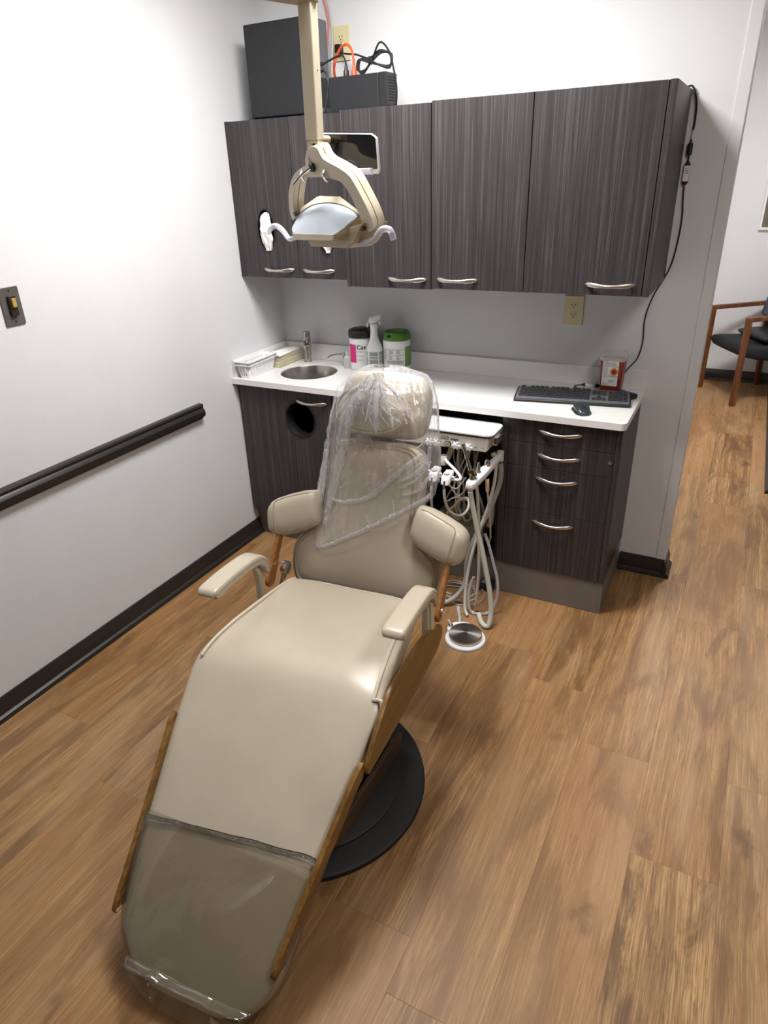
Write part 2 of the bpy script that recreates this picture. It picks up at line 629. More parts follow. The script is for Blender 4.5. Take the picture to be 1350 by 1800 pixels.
def obj(name, b, m, parent=None, smooth=35, bevel=0.0, seg=2, sub=0):
    me = bpy.data.meshes.new(name)
    bmesh.ops.remove_doubles(b.bm, verts=b.bm.verts, dist=1e-7)
    bmesh.ops.recalc_face_normals(b.bm, faces=b.bm.faces)
    if parent is not None:
        off = OFF.get(root_of(parent).name, Vector())
        if off.length:
            bmesh.ops.translate(b.bm, verts=b.bm.verts, vec=-off)
    b.bm.to_mesh(me)
    b.bm.free()
    me.materials.append(m)
    o = bpy.data.objects.new(name, me)
    COL.objects.link(o)
    if parent is not None:
        o.parent = parent
    if smooth:
        me.shade_smooth()
        me.set_sharp_from_angle(angle=RAD(smooth))
    if bevel:
        md = o.modifiers.new('bevel', 'BEVEL')
        md.width = bevel
        md.segments = seg
        md.limit_method = 'ANGLE'
        md.angle_limit = RAD(40)
        md.harden_normals = False
    if sub:
        md = o.modifiers.new('subd', 'SUBSURF')
        md.levels = md.render_levels = sub
    return o


def thing(name, label, cat, loc=(0, 0, 0), rotz=0.0, group=None, local=False):
    o = bpy.data.objects.new(name, None)
    o.empty_display_size = 0.05
    COL.objects.link(o)
    o.location = loc
    o.rotation_euler = (0, 0, rotz)
    o['label'] = label
    o['category'] = cat
    if group:
        o['group'] = group
    OFF[o.name] = Vector() if local else Vector(loc)
    return o


def tag(o, label, cat, group=None):
    o['label'] = label
    o['category'] = cat
    if group:
        o['group'] = group
    return o


def struct(name, b, m, **k):
    o = obj(name, b, m, None, **k)
    o['kind'] = 'structure'
    return o


def text_mesh(s, size, f, depth=0.0005, align='CENTER', shear=0.0, bold=0.0):
    """letters as a mesh; f maps (x, y, n) in metres to world"""
    cu = bpy.data.curves.new('lettering', 'FONT')
    cu.body = s
    cu.size = size
    cu.align_x = align
    cu.shear = shear
    cu.extrude = depth
    cu.offset = bold
    ob = bpy.data.objects.new('lettering', cu)
    COL.objects.link(ob)
    dg = bpy.context.evaluated_depsgraph_get()
    me = bpy.data.meshes.new_from_object(ob.evaluated_get(dg))
    b = B()
    b.bm.from_mesh(me)
    for v in b.bm.verts:
        v.co = f(*v.co)
    bpy.data.objects.remove(ob)
    bpy.data.curves.remove(cu)
    bpy.data.meshes.remove(me)
    return b

# ------------------------------------------------------------------ the room
CEIL = 2.62
FARY = 3.521
WEND = 1.994

bmf = bmesh.new()
uvl = bmf.loops.layers.uv.new('UVMap')
edl = bmf.loops.layers.uv.new('edge')
PW, PL = 0.2225, 1.222
rows_known = {0: -1.174, -1: -1.548, -2: -1.192, -3: -1.56 + 0.61, -4: -2.03, -5: -1.42, -6: -2.30, -7: -1.70, -8: -2.02, -9: -1.27, -10: -1.86}
plank_faces = []
rr = random.Random(5)
x_base = 2.323
for k in range(-11, 7):
    xa = x_base + k * PW
    xb = xa + PW
    ja = rows_known.get(k, rr.uniform(-2.5, -1.3))
    n0 = int(math.floor((-4.7 - ja) / PL))
    for j in range(n0, n0 + 9):
        ya = ja + j * PL
        yb = ya + PL
        cxa, cxb = max(xa, 0.0), min(xb, 3.6)
        cya, cyb = max(ya, -4.6), min(yb, FARY + 0.05)
        if cxb - cxa < 1e-4 or cyb - cya < 1e-4:
            continue
        vs = [bmf.verts.new((x, y, 0)) for x, y in ((cxa, cya), (cxb, cya), (cxb, cyb), (cxa, cyb))]
        f = bmf.faces.new(vs)
        for lp in f.loops:
            x, y = lp.vert.co.x, lp.vert.co.y
            lp[uvl].uv = (x - xa, y - ya)
            lp[edl].uv = ((x - xa) / PW, (y - ya) / PL)
        plank_faces.append((rr.random(), rr.random(), rr.random(), 1.0))
me = bpy.data.meshes.new('floor')
bmf.to_mesh(me)
bmf.free()
att = me.attributes.new('plank', 'FLOAT_COLOR', 'FACE')
for i, c in enumerate(plank_faces):
    att.data[i].color = c
me.materials.append(M['floor'])
fl = bpy.data.objects.new('floor', me)
COL.objects.link(fl)
fl['kind'] = 'structure'

struct('wall_left', B().box((-0.12, -4.72, -0.05), (0, FARY + 0.12, CEIL)), M['wall'], smooth=0)
struct('wall_back', B().box((0, 0, -0.05), (WEND, 0.115, CEIL)), M['wall'], smooth=0)
struct('wall_far', B().box((-0.0, FARY, -0.05), (3.72, FARY + 0.12, CEIL)), M['wall'], smooth=0)
struct('wall_hall', B().box((2.43, 1.14, -0.05), (3.72, FARY, CEIL)), M['wall'], smooth=0)
struct('wall_right', B().box((3.6, -4.72, -0.05), (3.72, 1.14, CEIL)), M['wall_lowbounce'], smooth=0)
struct('wall_front', B().box((0, -4.72, -0.05), (3.6, -4.6, CEIL)), M['wall_lowbounce'], smooth=0)
struct('ceiling', B().box((-0.12, -4.72, CEIL), (3.72, FARY + 0.12, CEIL + 0.1)), M['ceil'], smooth=0)


def base_profile(h, t):
    """cross-section (out from wall, up) of the black baseboard with its shoe moulding"""
    return [(0, 0), (t + 0.014, 0), (t + 0.014, 0.006), (t + 0.010, 0.016), (t + 0.002, 0.021), (t, 0.022), (t, h - 0.030), (t - 0.002, h - 0.024), (t - 0.006, h - 0.012), (t - 0.008, h - 0.004), (t - 0.009, h), (0, h)]


def run(prof, p0, p1, out):
    p0, p1, out = Vector(p0), Vector(p1), Vector(out)
    b = B()
    rings = [[p + out * u + Vector((0, 0, v)) for u, v in prof] for p in (p0, p1)]
    n = len(prof)
    R = [[b.bm.verts.new(q) for q in r] for r in rings]
    for j in range(n):
        k = (j + 1) % n
        b.face([R[0][j], R[0][k], R[1][k], R[1][j]])
    b.face(R[0])
    b.face(R[1])
    return b


bp = base_profile(0.082, 0.016)
struct('baseboard_left', run(bp, (0, -4.6, 0), (0, -0.40, 0), (1, 0, 0)), M['blacktrim'], smooth=30)
bb = run(bp, (1.80, 0, 0), (WEND + 0.012, 0, 0), (0, -1, 0))
b2 = run(bp, (WEND, -0.028, 0), (WEND, 0.115, 0), (1, 0, 0))
tmp = bpy.data.meshes.new('tmp')
b2.bm.to_mesh(tmp)
b2.bm.free()
bb.bm.from_mesh(tmp)
bpy.data.meshes.remove(tmp)
struct('baseboard_back', bb, M['blacktrim'], smooth=30)
struct('baseboard_far', run(base_profile(0.09, 0.016), (0.2, FARY, 0), (2.43, FARY, 0), (0, -1, 0)), M['blacktrim'], smooth=30)
struct('baseboard_hall', run(bp, (2.43, 1.14, 0), (2.43, FARY, 0), (-1, 0, 0)), M['blacktrim'], smooth=30)
# chair rail on the left wall
rail = [(0, 0), (0.012, 0), (0.014, 0.006), (0.026, 0.012), (0.030, 0.022), (0.030, 0.036), (0.024, 0.046), (0.020, 0.050), (0.022, 0.056), (0.024, 0.062), (0.020, 0.069), (0, 0.070)]
struct('trim_1', run(rail, (0, -4.6, 0.739), (0, -0.716, 0.739), (1, 0, 0)), M['blacktrim'], smooth=30)
# white corner board that ends the back wall
struct('trim_2', B().box((1.956, -0.004, 0.074), (WEND + 0.003, 0.119, 2.5)), M['wall'], smooth=0, bevel=0.003)


# ------------------------------------------------------------------ cabinets
def handle(parent, xc, z, y, L=0.168):
    """satin bow handle on a face looking towards -y"""
    b = B()
    rings = []
    n = 22
    for i in range(n + 1):
        t = -1 + 2 * i / n
        x = xc + t * L / 2
        q = abs(t)
        out = 0.026 * (1 - q ** 2.2)
        drop = -0.004 * (1 - q ** 2)
        hh = 0.0055 + 0.0035 * math.sin(PI * min(1, (1 - q) * 1.3)) * q
        th = 0.0032 + 0.002 * (1 - q)
        if i in (0, n):
            hh *= 0.3
        c = Vector((x, y - 0.004 - out, z + drop))
        rings.append([c + Vector((0, -th * math.cos(2 * PI * k / 14), hh * math.sin(2 * PI * k / 14))) for k in range(14)])
    b.loft(rings)
    for s in (-1, 1):
        b.cyl((xc + s * (L / 2 - 0.016), y, z), (xc + s * (L / 2 - 0.016), y - 0.012, z), 0.0045, n=10)
    return obj('handle', b, M['nickel'], parent)


def ellipse(cx, cz, a, c, n=40):
    return [(cx + a * math.cos(2 * PI * k / n), cz + c * math.sin(2 * PI * k / n)) for k in range(n)]


def front_panel(name, parent, x0, x1, z0, z1, yf, t=0.019, holes=(), m='lam'):
    b = B()
    if holes:
        b.prism([(x0, z0), (x1, z0), (x1, z1), (x0, z1)], lambda u, v, d: Vector((u, yf + d, v)), t, holes)
        return obj(name, b, M[m], parent, smooth=30)
    b.box((x0, yf, z0), (x1, yf + t, z1))
    return obj(name, b, M[m], parent, smooth=0, bevel=0.0012)


def carcass(parent, x0, x1, y0, y1, z0, z1, t=0.018, m='lam', top=True):
    """open-fronted box: the front edge at y0"""
    b = B()
    b.box((x0, y0, z0), (x0 + t, y1, z1))
    b.box((x1 - t, y0, z0), (x1, y1, z1))
    b.box((x0 + t, y0, z0), (x1 - t, y1, z0 + t))
    if top:
        b.box((x0 + t, y0, z1 - t), (x1 - t, y1, z1))
    b.box((x0 + t, y1 - 0.006, z0 + t), (x1 - t, y1, z1 - (t if top else 0)))
    return obj('body', b, M[m], parent, smooth=0, bevel=0.0008, seg=1)


G = 0.0016
WALLGAP = 0.001
# left wall unit, shallow, two narrow doors with oval towel slots
U1Y, U2Y, UZ0, UZ1 = -0.303, -0.437, 1.3016, 1.9306
t = thing('wall_cabinet', 'shallow dark wall cabinet at the left with two narrow doors and oval slots', 'cabinet', (0.32, -0.15, UZ0), group=None)
carcass(t, 0.002, 0.642, U1Y + 0.021, -WALLGAP, UZ0, UZ1)
front_panel('stile', t, 0.002, 0.0205, UZ0, UZ1, U1Y)
OV = [(0.168, 1.505, 0.043, 0.082), (0.476, 1.497, 0.043, 0.082)]
for (x0, x1), ov, hx in (((0.0222, 0.3255), OV[0], 0.221), ((0.3285, 0.572), OV[1], 0.431)):
    d = front_panel('door', t, x0, x1, UZ0 + 0.001, UZ1 - 0.001, U1Y, holes=[ellipse(ov[0], ov[1], ov[2], ov[3])])
    handle(d, hx, 1.3395, U1Y, 0.165)
    b = B()
    ring_o = [Vector((u, U1Y - 0.002, v)) for u, v in ellipse(ov[0], ov[1], ov[2] + 0.005, ov[3] + 0.005)]
    ring_f = [Vector((u, U1Y - 0.0035, v)) for u, v in ellipse(ov[0], ov[1], ov[2] - 0.001, ov[3] - 0.001)]
    ring_i = [Vector((u, U1Y + 0.03, v)) for u, v in ellipse(ov[0], ov[1], ov[2] - 0.0015, ov[3] - 0.0015)]
    ring_w = [Vector((u, U1Y + 0.0005, v)) for u, v in ellipse(ov[0], ov[1], ov[2] + 0.005, ov[3] + 0.005)]
    b.loft([ring_w, ring_o, ring_f, ring_i], False, False)
    obj('slot_rim', b, M['black'], d)
front_panel('filler_panel', t, 0.5755, 0.642, UZ0, UZ1, U1Y)

t = thing('wall_cabinet', 'deeper dark wall cabinet with one door between the shallow unit and the long right unit', 'cabinet', (0.834, -0.22, UZ0 - 0.004))
carcass(t, 0.6475, 1.0195, U2Y + 0.021, -WALLGAP, UZ0 - 0.004, UZ1 - 0.005)
front_panel('stile', t, 0.6475, 0.664, UZ0 - 0.004, UZ1 - 0.005, U2Y)
d = front_panel('door', t, 0.6662, 1.0185, UZ0 - 0.003, UZ1 - 0.006, U2Y)
handle(d, 0.9195, 1.3365, U2Y, 0.165)

t = thing('wall_cabinet', 'long right-hand dark wall cabinet with two wide doors and a bare grey end panel', 'cabinet', (1.42, -0.22, UZ0))
carcass(t, 1.021, 1.8165, U2Y + 0.021, -WALLGAP, UZ0, UZ1)
d = front_panel('door', t, 1.0225, 1.3825, UZ0 + 0.001, UZ1 - 0.001, U2Y)
handle(d, 1.1285, 1.340, U2Y, 0.165)
d = front_panel('door', t, 1.3855, 1.7925, UZ0 + 0.001, UZ1 - 0.001, U2Y)
handle(d, 1.688, 1.340, U2Y, 0.165)
front_panel('stile', t, 1.795, 1.8165, UZ0, UZ1, U2Y)

# crumpled paper towels in the two oval slots
for i, (ox, oz, oa, ob_) in enumerate(OV):
    b = B()
    rings = []
    for r in range(15):
        f = r / 14
        zz = oz + ob_ * 0.86 - f * (ob_ * 0.86 + (0.087 if i == 0 else 0.085))
        dz = (zz - oz) / ob_
        hw = oa * 0.68 * math.sqrt(max(0.05, 1 - min(1, dz * dz))) if dz > -0.2 else oa * (0.68 - 0.45 * max(0, (f - 0.72)) / 0.28)
        out = U1Y - 0.001 - 0.012 * math.sin(PI * min(1, f * 1.05)) ** 0.7
        ring = []
        for k in range(20):
            a = 2 * PI * k / 20
            w = 1 + 0.16 * noise.noise(Vector((k * 0.9, r * 0.6, i * 9.0)))
            ring.append(Vector((ox + 0.004 + hw * w * math.cos(a) + 0.006 * f, out + 0.010 * math.sin(a) + 0.012 * noise.noise(Vector((k * 0.7, r * 0.5, 3.3 + i))) + (0.016 if f < 0.05 else 0), zz)))
        rings.append(ring)
    b.loft(rings)
    o = obj('paper_towel', b, M['whitesoft'], None, smooth=20)
    tag(o, ('crumpled white paper towel hanging out of the first oval slot', 'white paper towel in the oval slot half hidden behind the lamp head')[i], 'paper towel', 'paper towels in the cabinet slots')

# ---- base units
BF, TK, ZT, ZC, TH, CT = -0.441, -0.398, 0.156, 0.86, 0.0276, 0.8324
t = thing('base_cabinet', 'dark sink base cabinet with a round black waste hole in its door', 'cabinet', (0.28, -0.22, 0))
carcass(t, 0.012, 0.535, BF + 0.021, -WALLGAP, ZT, CT - 0.0008, top=False)
HC = ellipse(0.357, 0.687, 0.083, 0.087, 48)
d = front_panel('door', t, 0.0142, 0.5335, ZT, CT - 0.004, BF, holes=[HC])
handle(d, 0.428, 0.781, BF, 0.168)
b = B()
mk = lambda k, y: [Vector((0.357 + (0.083 + k) * math.cos(2 * PI * q / 48), y, 0.687 + (0.087 + k) * math.sin(2 * PI * q / 48))) for q in range(48)]
b.loft([mk(0.004, BF + 0.0005), mk(0.004, BF - 0.0025), mk(-0.004, BF - 0.003), mk(-0.006, BF + 0.022), mk(-0.008, BF + 0.05)], False, False)
obj('hole_liner', b, M['blackmat'], d)
obj('toe_kick', B().box((0.012, TK, 0.002), (0.535, TK + 0.02, ZT - 0.001)), M['toe'], t, smooth=0)

t = thing('base_cabinet', 'narrow dark base cabinet between the sink unit and the open bay, mostly behind the chair', 'cabinet', (0.68, -0.22, 0))
carcass(t, 0.5365, 0.84, BF + 0.021, -WALLGAP, ZT, CT - 0.0008)
d = front_panel('drawer', t, 0.538, 0.8385, 0.728, CT - 0.004, BF)
handle(d, 0.688, 0.78, BF, 0.168)
d = front_panel('door', t, 0.538, 0.8385, ZT, 0.7255, BF)
handle(d, 0.75, 0.68, BF, 0.168)
obj('toe_kick', B().box((0.5365, TK, 0.002), (0.84, TK + 0.02, ZT - 0.001)), M['toe'], t, smooth=0)

t = thing('base_cabinet', 'open dark bay under the counter full of dental tubing', 'cabinet', (1.09, -0.22, 0))
b = B()
b.box((0.842, -0.03, ZT), (1.334, -WALLGAP, CT - 0.001))
b.box((0.842, BF + 0.02, ZT), (0.858, -0.03, CT - 0.001))
b.box((1.318, BF + 0.02, ZT), (1.334, -0.03, CT - 0.001))
b.box((0.858, BF + 0.02, ZT), (1.318, -0.03, ZT + 0.018))
obj('body', b, M['lamin'], t, smooth=0)
obj('toe_kick', B().box((0.842, TK, 0.002), (1.334, TK + 0.02, ZT - 0.001)), M['toe'], t, smooth=0)

t = thing('base_cabinet', 'dark base cabinet with four drawers at the right end of the counter', 'cabinet', (1.565, -0.22, 0))
carcass(t, 1.335, 1.797, BF + 0.0205, -WALLGAP, ZT, CT - 0.0008, m='lam')
front_panel('stile', t, 1.335, 1.3605, ZT, CT - 0.001, BF)
front_panel('stile', t, 1.7765, 1.797, ZT, CT - 0.001, BF)
zs = [(0.7285, CT - 0.004), (0.627, 0.7265), (0.4285, 0.625), (ZT, 0.4265)]
for (z0, z1), hz in zip(zs, (0.7855, 0.687, 0.587, 0.3905)):
    d = front_panel('drawer', t, 1.362, 1.775, z0, z1, BF)
    handle(d, 1.5685, hz, BF, 0.168)
    if hz == 0.687:
        obj('drawer_lock', B().cyl((1.7635, BF, 0.69), (1.7635, BF - 0.003, 0.69), 0.007, n=20), M['nickel'], d)
b = B()
b.box((1.335, TK - 0.036, 0.002), (1.784, TK - 0.016, ZT - 0.001))
obj('toe_kick', b, M['toe'], t, smooth=0)
obj('toe_return', B().box((1.7845, TK - 0.036, 0.002), (1.796, -0.028, ZT - 0.001)), M['toe'], t, smooth=0)

# ---- countertop with its upstands; a round hole for the sink
SK = (0.295, -0.243, 0.138)
t = thing('countertop', 'long white quartz worktop with low upstands against the walls', 'countertop', (0.9, -0.23, CT))
CY = -0.4716
b = B()
rc = 0.022
outl = [(0.0015, CY), (1.808 - rc, CY)]
for k in range(1, 8):
    a = -PI / 2 + PI / 2 * k / 7
    outl.append((1.808 - rc + rc * math.cos(a), CY + rc + rc * math.sin(a)))
outl += [(1.808, -WALLGAP), (0.0015, -WALLGAP)]
b.prism(outl, lambda u, v, dd: Vector((u, v, CT + dd)), TH, [ellipse(SK[0], SK[1], SK[2], SK[2], 64)])
obj('slab', b, M['quartz'], t, smooth=30, bevel=0.003)
obj('backsplash', B().box((0.0015, -0.020, ZC), (1.806, -WALLGAP, ZC + 0.0816)), M['quartz'], t, smooth=0, bevel=0.002)
obj('side_splash', B().box((0.0015, -0.455, ZC), (0.020, -0.0205, ZC + 0.0816)), M['quartz'], t, smooth=0, bevel=0.002)

# ---- sink, tap, soap pump
t = thing('sink', 'round stainless steel sink set into the white worktop', 'sink', (SK[0], SK[1], 0.70))
r = SK[2]
b = B().lathe([(r - 0.0006, CT - 0.010), (r - 0.0006, ZC - 0.0040), (r - 0.0020, ZC - 0.0032), (r - 0.0036, ZC - 0.006), (r - 0.006, 0.78), (r - 0.018, 0.735), (r - 0.05, 0.716), (0.03, 0.711), (0.024, 0.709), (0.024, 0.706), (0.04, 0.708), (r - 0.05, 0.712), (r - 0.014, 0.73), (r - 0.001, 0.78), (r - 0.0006, CT - 0.010)], (SK[0], SK[1], 0), n=64, cap=False)
obj('basin', b, M['steel'], t, smooth=50)
obj('drain', B().lathe([(0.0, 0.7085), (0.020, 0.7085), (0.023, 0.7105), (0.024, 0.7085)], (SK[0], SK[1], 0), n=32, cap=False), M['chrome'], t)

FX, FY = 0.178, -0.066
ZC0 = ZC
ZC = ZC + 0.0004
t = thing('faucet', 'short brushed steel faucet behind the round sink', 'faucet', (FX, FY, ZC))
obj('faucet_body', B().lathe([(0.0215, ZC), (0.0215, ZC + 0.003), (0.0185, ZC + 0.004), (0.0195, ZC + 0.114), (0.0185, ZC + 0.117)], (FX, FY, 0), n=32), M['steel'], t)
b = B().lathe([(0.0165, ZC + 0.117), (0.0165, ZC + 0.119), (0.0190, ZC + 0.1205), (0.0195, ZC + 0.147), (0.0175, ZC + 0.150)], (FX, FY, 0), n=32)
obj('lever_cap', b, M['steel'], t)
dr = Vector((SK[0] - FX, SK[1] - FY, 0)).normalized()
sd = Vector((-dr.y, dr.x, 0))
c0 = Vector((FX, FY, 0))
b = B().superloft([(c0 + dr * q + Vector((0, 0, ZC + h)), sd * w, Vector((0, 0, hh))) for q, h, w, hh in ((0.010, 0.098, 0.016, 0.014), (0.03, 0.098, 0.0155, 0.012), (0.05, 0.096, 0.0145, 0.009), (0.064, 0.0935, 0.0135, 0.006), (0.067, 0.093, 0.012, 0.004))], p=5, n=24)
obj('spout', b, M['steel'], t)

SX, SY = 0.402, -0.075
ZC = ZC0 + 0.0003
t = thing('soap_dispenser', 'small steel soap pump set in the counter beside the sink', 'soap dispenser', (SX, SY, ZC))
obj('collar', B().lathe([(0.013, ZC), (0.0135, ZC + 0.004), (0.009, ZC + 0.008), (0.0065, ZC + 0.012), (0.0065, ZC + 0.03)], (SX, SY, 0), n=24), M['steel'], t)
obj('pump_head', B().lathe([(0.010, ZC + 0.03), (0.0105, ZC + 0.033), (0.0105, ZC + 0.058), (0.009, ZC + 0.062)], (SX, SY, 0), n=24), M['steel'], t)
q = Vector((SK[0] - SX - 0.02, SK[1] - SY + 0.08, 0)).normalized()
p = Vector((SX, SY, ZC + 0.055))
obj('spout', B().tube([p + q * 0.008, p + q * 0.035 + V(0, 0, 0.002), p + q * 0.07 + V(0, 0, -0.002), p + q * 0.086 + V(0, 0, -0.012)], [0.0045, 0.004, 0.0032, 0.003], n=10), M['steel'], t)

ZC = ZC0
BX, BY = 0.437, -0.115
t = thing('dropper_bottle', 'small cloudy clear bottle between the soap pump and the black-lidded canister', 'bottle', (BX, BY, ZC))
obj('bottle_body', B().lathe([(0.0165, ZC + 0.0003), (0.0175, ZC + 0.003), (0.0175, ZC + 0.048), (0.014, ZC + 0.056), (0.008, ZC + 0.060), (0.008, ZC + 0.066)], (BX, BY, 0), n=28), M['bottleclear'], t)
obj('liquid', B().lathe([(0.0158, ZC + 0.001), (0.0163, ZC + 0.003), (0.0163, ZC + 0.014), (0.0158, ZC + 0.0145)], (BX, BY, 0), n=28), M['bottleclear'], t)
obj('nozzle', B().lathe([(0.0085, ZC + 0.066), (0.0085, ZC + 0.074), (0.004, ZC + 0.077), (0.002, ZC + 0.092), (0.0012, ZC + 0.095)], (BX, BY, 0), n=20), M['bottleclear'], t)


# ---- canisters and spray bottle; the label patches follow the curve of the body
CAMXY = Vector((2.11, -2.97))


def facing(cx, cy):
    return math.atan2(CAMXY.y - cy, CAMXY.x - cx)


def patch(b, c, r, a0, a1, z0, z1, n=14, off=0.0006):
    cx, cy = c
    for i in range(n):
        q = [a0 + (a1 - a0) * (i + s) / n for s in (0, 1)]
        vs = [Vector((cx + (r + off) * math.cos(a), cy + (r + off) * math.sin(a), z)) for a, z in ((q[0], z0), (q[1], z0), (q[1], z1), (q[0], z1))]
        b.face([b.bm.verts.new(v) for v in vs])


def lines(b, c, r, a0, a1, z0, z1, n, off=0.0009, fill=0.5, ragged=0.25, seed=1):
    rg = random.Random(seed)
    st = (z1 - z0) / n
    for i in range(n):
        e = a1 - (a1 - a0) * ragged * rg.random()
        s = a0
        patch(b, c, r, s, e, z1 - st * (i + fill), z1 - st * i, 8, off)


def wrapped(c, r, a, z, off=0.0009):
    cx, cy = c
    return lambda x, y, n: Vector((cx + (r + off + n) * math.cos(a + x / r), cy + (r + off + n) * math.sin(a + x / r), z + y))


C1, R1 = (0.508, -0.0850), 0.0620
t = thing('wipes_canister', 'white wipes canister with black lid and magenta label panel', 'canister', (C1[0], C1[1], ZC))
b = B().lathe([(R1 - 0.004, ZC + 0.0004), (R1 - 0.001, ZC + 0.004), (R1, ZC + 0.010), (R1, ZC + 0.148), (R1 - 0.003, ZC + 0.152), (R1 - 0.003, ZC + 0.158)], (*C1, 0), n=64)
obj('canister_body', b, M['white'], t)
b = B().lathe([(R1 + 0.0015, ZC + 0.154), (R1 + 0.002, ZC + 0.157), (R1 + 0.002, ZC + 0.180), (R1 - 0.002, ZC + 0.187), (R1 - 0.010, ZC + 0.190), (R1 - 0.016, ZC + 0.187), (0.02, ZC + 0.187)], (*C1, 0), n=64)
lid = obj('lid', b, M['black'], t)
obj('lid_flap', B().lathe([(0.036, ZC + 0.1865), (0.036, ZC + 0.190), (0.033, ZC + 0.192)], (C1[0] - 0.006, C1[1] - 0.004, 0), n=40), M['black'], lid)
f = facing(*C1)
b = B()
patch(b, C1, R1, f - 1.30, f + 1.3, ZC + 0.036, ZC + 0.127, 30, 0.0004)
obj('label', b, M['label'], t)
b = B()
patch(b, C1, R1, f - 1.22, f - 0.50, ZC + 0.038, ZC + 0.125, 14, 0.0007)
obj('magenta_panel', b, M['pink'], t)
b = text_mesh('Cav', 0.0285, wrapped(C1, R1, f - 0.44, ZC + 0.1035), 0.0002, 'LEFT', 0.0, 0.0007)
obj('lettering', b, M['inkblack'], t, smooth=0)
b = B()
for zz, n_ in ((0.086, 2), (0.064, 2), (0.046, 2)):
    lines(b, C1, R1, f - 0.43, f + 0.2, ZC + zz, ZC + zz + 0.010, n_, fill=0.3, seed=int(zz * 1000))
obj('fine_print', b, M['ink'], t, smooth=0)

C2, R2 = (0.697, -0.0885), 0.0650
t = thing('wipes_canister', 'white wipes canister with green lid and green label panel', 'canister', (C2[0], C2[1], ZC))
b = B().lathe([(R2 - 0.005, ZC + 0.0004), (R2 - 0.001, ZC + 0.005), (R2, ZC + 0.012), (R2, ZC + 0.150), (R2 - 0.002, ZC + 0.154), (R2 - 0.002, ZC + 0.158)], (*C2, 0), n=64)
obj('canister_body', b, M['white'], t)
b = B().lathe([(R2 + 0.0005, ZC + 0.155), (R2 + 0.001, ZC + 0.158), (R2 - 0.002, ZC + 0.182), (R2 - 0.008, ZC + 0.190), (R2 - 0.014, ZC + 0.1915), (R2 - 0.020, ZC + 0.187), (0.02, ZC + 0.187)], (*C2, 0), n=64)
lid = obj('lid', b, M['green'], t)
obj('lid_flap', B().lathe([(0.040, ZC + 0.1865), (0.040, ZC + 0.191), (0.037, ZC + 0.1935)], (C2[0] + 0.004, C2[1] + 0.004, 0), n=40), M['green'], lid)
f = facing(*C2)
tb = f - 0.62
b = B().superloft([(Vector((C2[0] + q * math.cos(tb), C2[1] + q * math.sin(tb), ZC + zz)), Vector((-math.sin(tb), math.cos(tb), 0)) * 0.011, Vector((0, 0, 0.004))) for q, zz in ((R2 - 0.012, 0.184), (R2 - 0.001, 0.178), (R2 + 0.002, 0.175))], p=3, n=16)
obj('lid_tab', b, M['slot'], lid)
b = B()
patch(b, C2, R2, f - 1.25, f + 0.62, ZC + 0.030, ZC + 0.124, 26, 0.0004)
obj('label', b, M['label'], t)
b = B()
patch(b, C2, R2, f + 0.58, f + 1.35, ZC + 0.036, ZC + 0.128, 12, 0.0007)
obj('green_panel', b, M['greenlab'], t)
b = B()
for zz in (0.116, 0.090):
    patch(b, C2, R2, f - 1.18, f + 0.50, ZC + zz, ZC + zz + 0.0016, 20, 0.0008)
for a0 in (-1.15, -0.62, -0.08):
    lines(b, C2, R2, f + a0, f + a0 + 0.34, ZC + 0.095, ZC + 0.113, 6, fill=0.45, seed=int(90 + a0 * 10))
    lines(b, C2, R2, f + a0, f + a0 + 0.40, ZC + 0.068, ZC + 0.087, 6, fill=0.45, ragged=0.5, seed=int(60 + a0 * 10))
lines(b, C2, R2, f - 0.80, f + 0.48, ZC + 0.050, ZC + 0.066, 6, fill=0.5, ragged=0.1, seed=8)
lines(b, C2, R2, f - 0.80, f + 0.48, ZC + 0.036, ZC + 0.044, 2, fill=0.5, ragged=0.5, seed=9)
obj('fine_print', b, M['ink'], t, smooth=0)

C3, R3 = (0.602, -0.1350), 0.0375
t = thing('spray_bottle', 'white trigger spray bottle with grey printed label between two canisters', 'spray bottle', (C3[0], C3[1], ZC))
b = B().lathe([(R3 - 0.004, ZC + 0.0004), (R3 - 0.0005, ZC + 0.004), (R3, ZC + 0.010), (R3, ZC + 0.105), (R3 - 0.001, ZC + 0.118), (R3 - 0.006, ZC + 0.132), (R3 - 0.014, ZC + 0.150), (R3 - 0.019, ZC + 0.170), (R3 - 0.021, ZC + 0.188), (R3 - 0.0215, ZC + 0.212)], (*C3, 0), n=48)
obj('bottle_body', b, M['white'], t)
obj('neck_collar', B().lathe([(0.0165, ZC + 0.206), (0.0172, ZC + 0.208), (0.0172, ZC + 0.226), (0.0150, ZC + 0.229)], (*C3, 0), n=32), M['white'], t)
f = facing(*C3)
hd = Vector((math.cos(f + PI / 2 + 0.15), math.sin(f + PI / 2 + 0.15), 0))     # nozzle points to the right of the photo
hs = Vector((-hd.y, hd.x, 0))
c0 = Vector((*C3, ZC))
b = B().superloft([(c0 + hd * q + V(0, 0, z), hs * w, (V(0, 0, 1) - hd * 0.1) * hh) for q, z, w, hh in ((-0.022, 0.238, 0.006, 0.008), (-0.017, 0.242, 0.010, 0.014), (0.0, 0.246, 0.0115, 0.018), (0.014, 0.252, 0.010, 0.016), (0.028, 0.259, 0.007, 0.012), (0.031, 0.260, 0.005, 0.009))], p=4, n=20)
obj('sprayer_head', b, M['white'], t)
b = B().ribbon([c0 - hd * 0.014 + V(0, 0, 0.242), c0 - hd * 0.026 + V(0, 0, 0.234), c0 - hd * 0.032 + V(0, 0, 0.222), c0 - hd * 0.031 + V(0, 0, 0.214)], hs * 0.007, hd * 0.0025)
obj('trigger', b, M['white'], t)
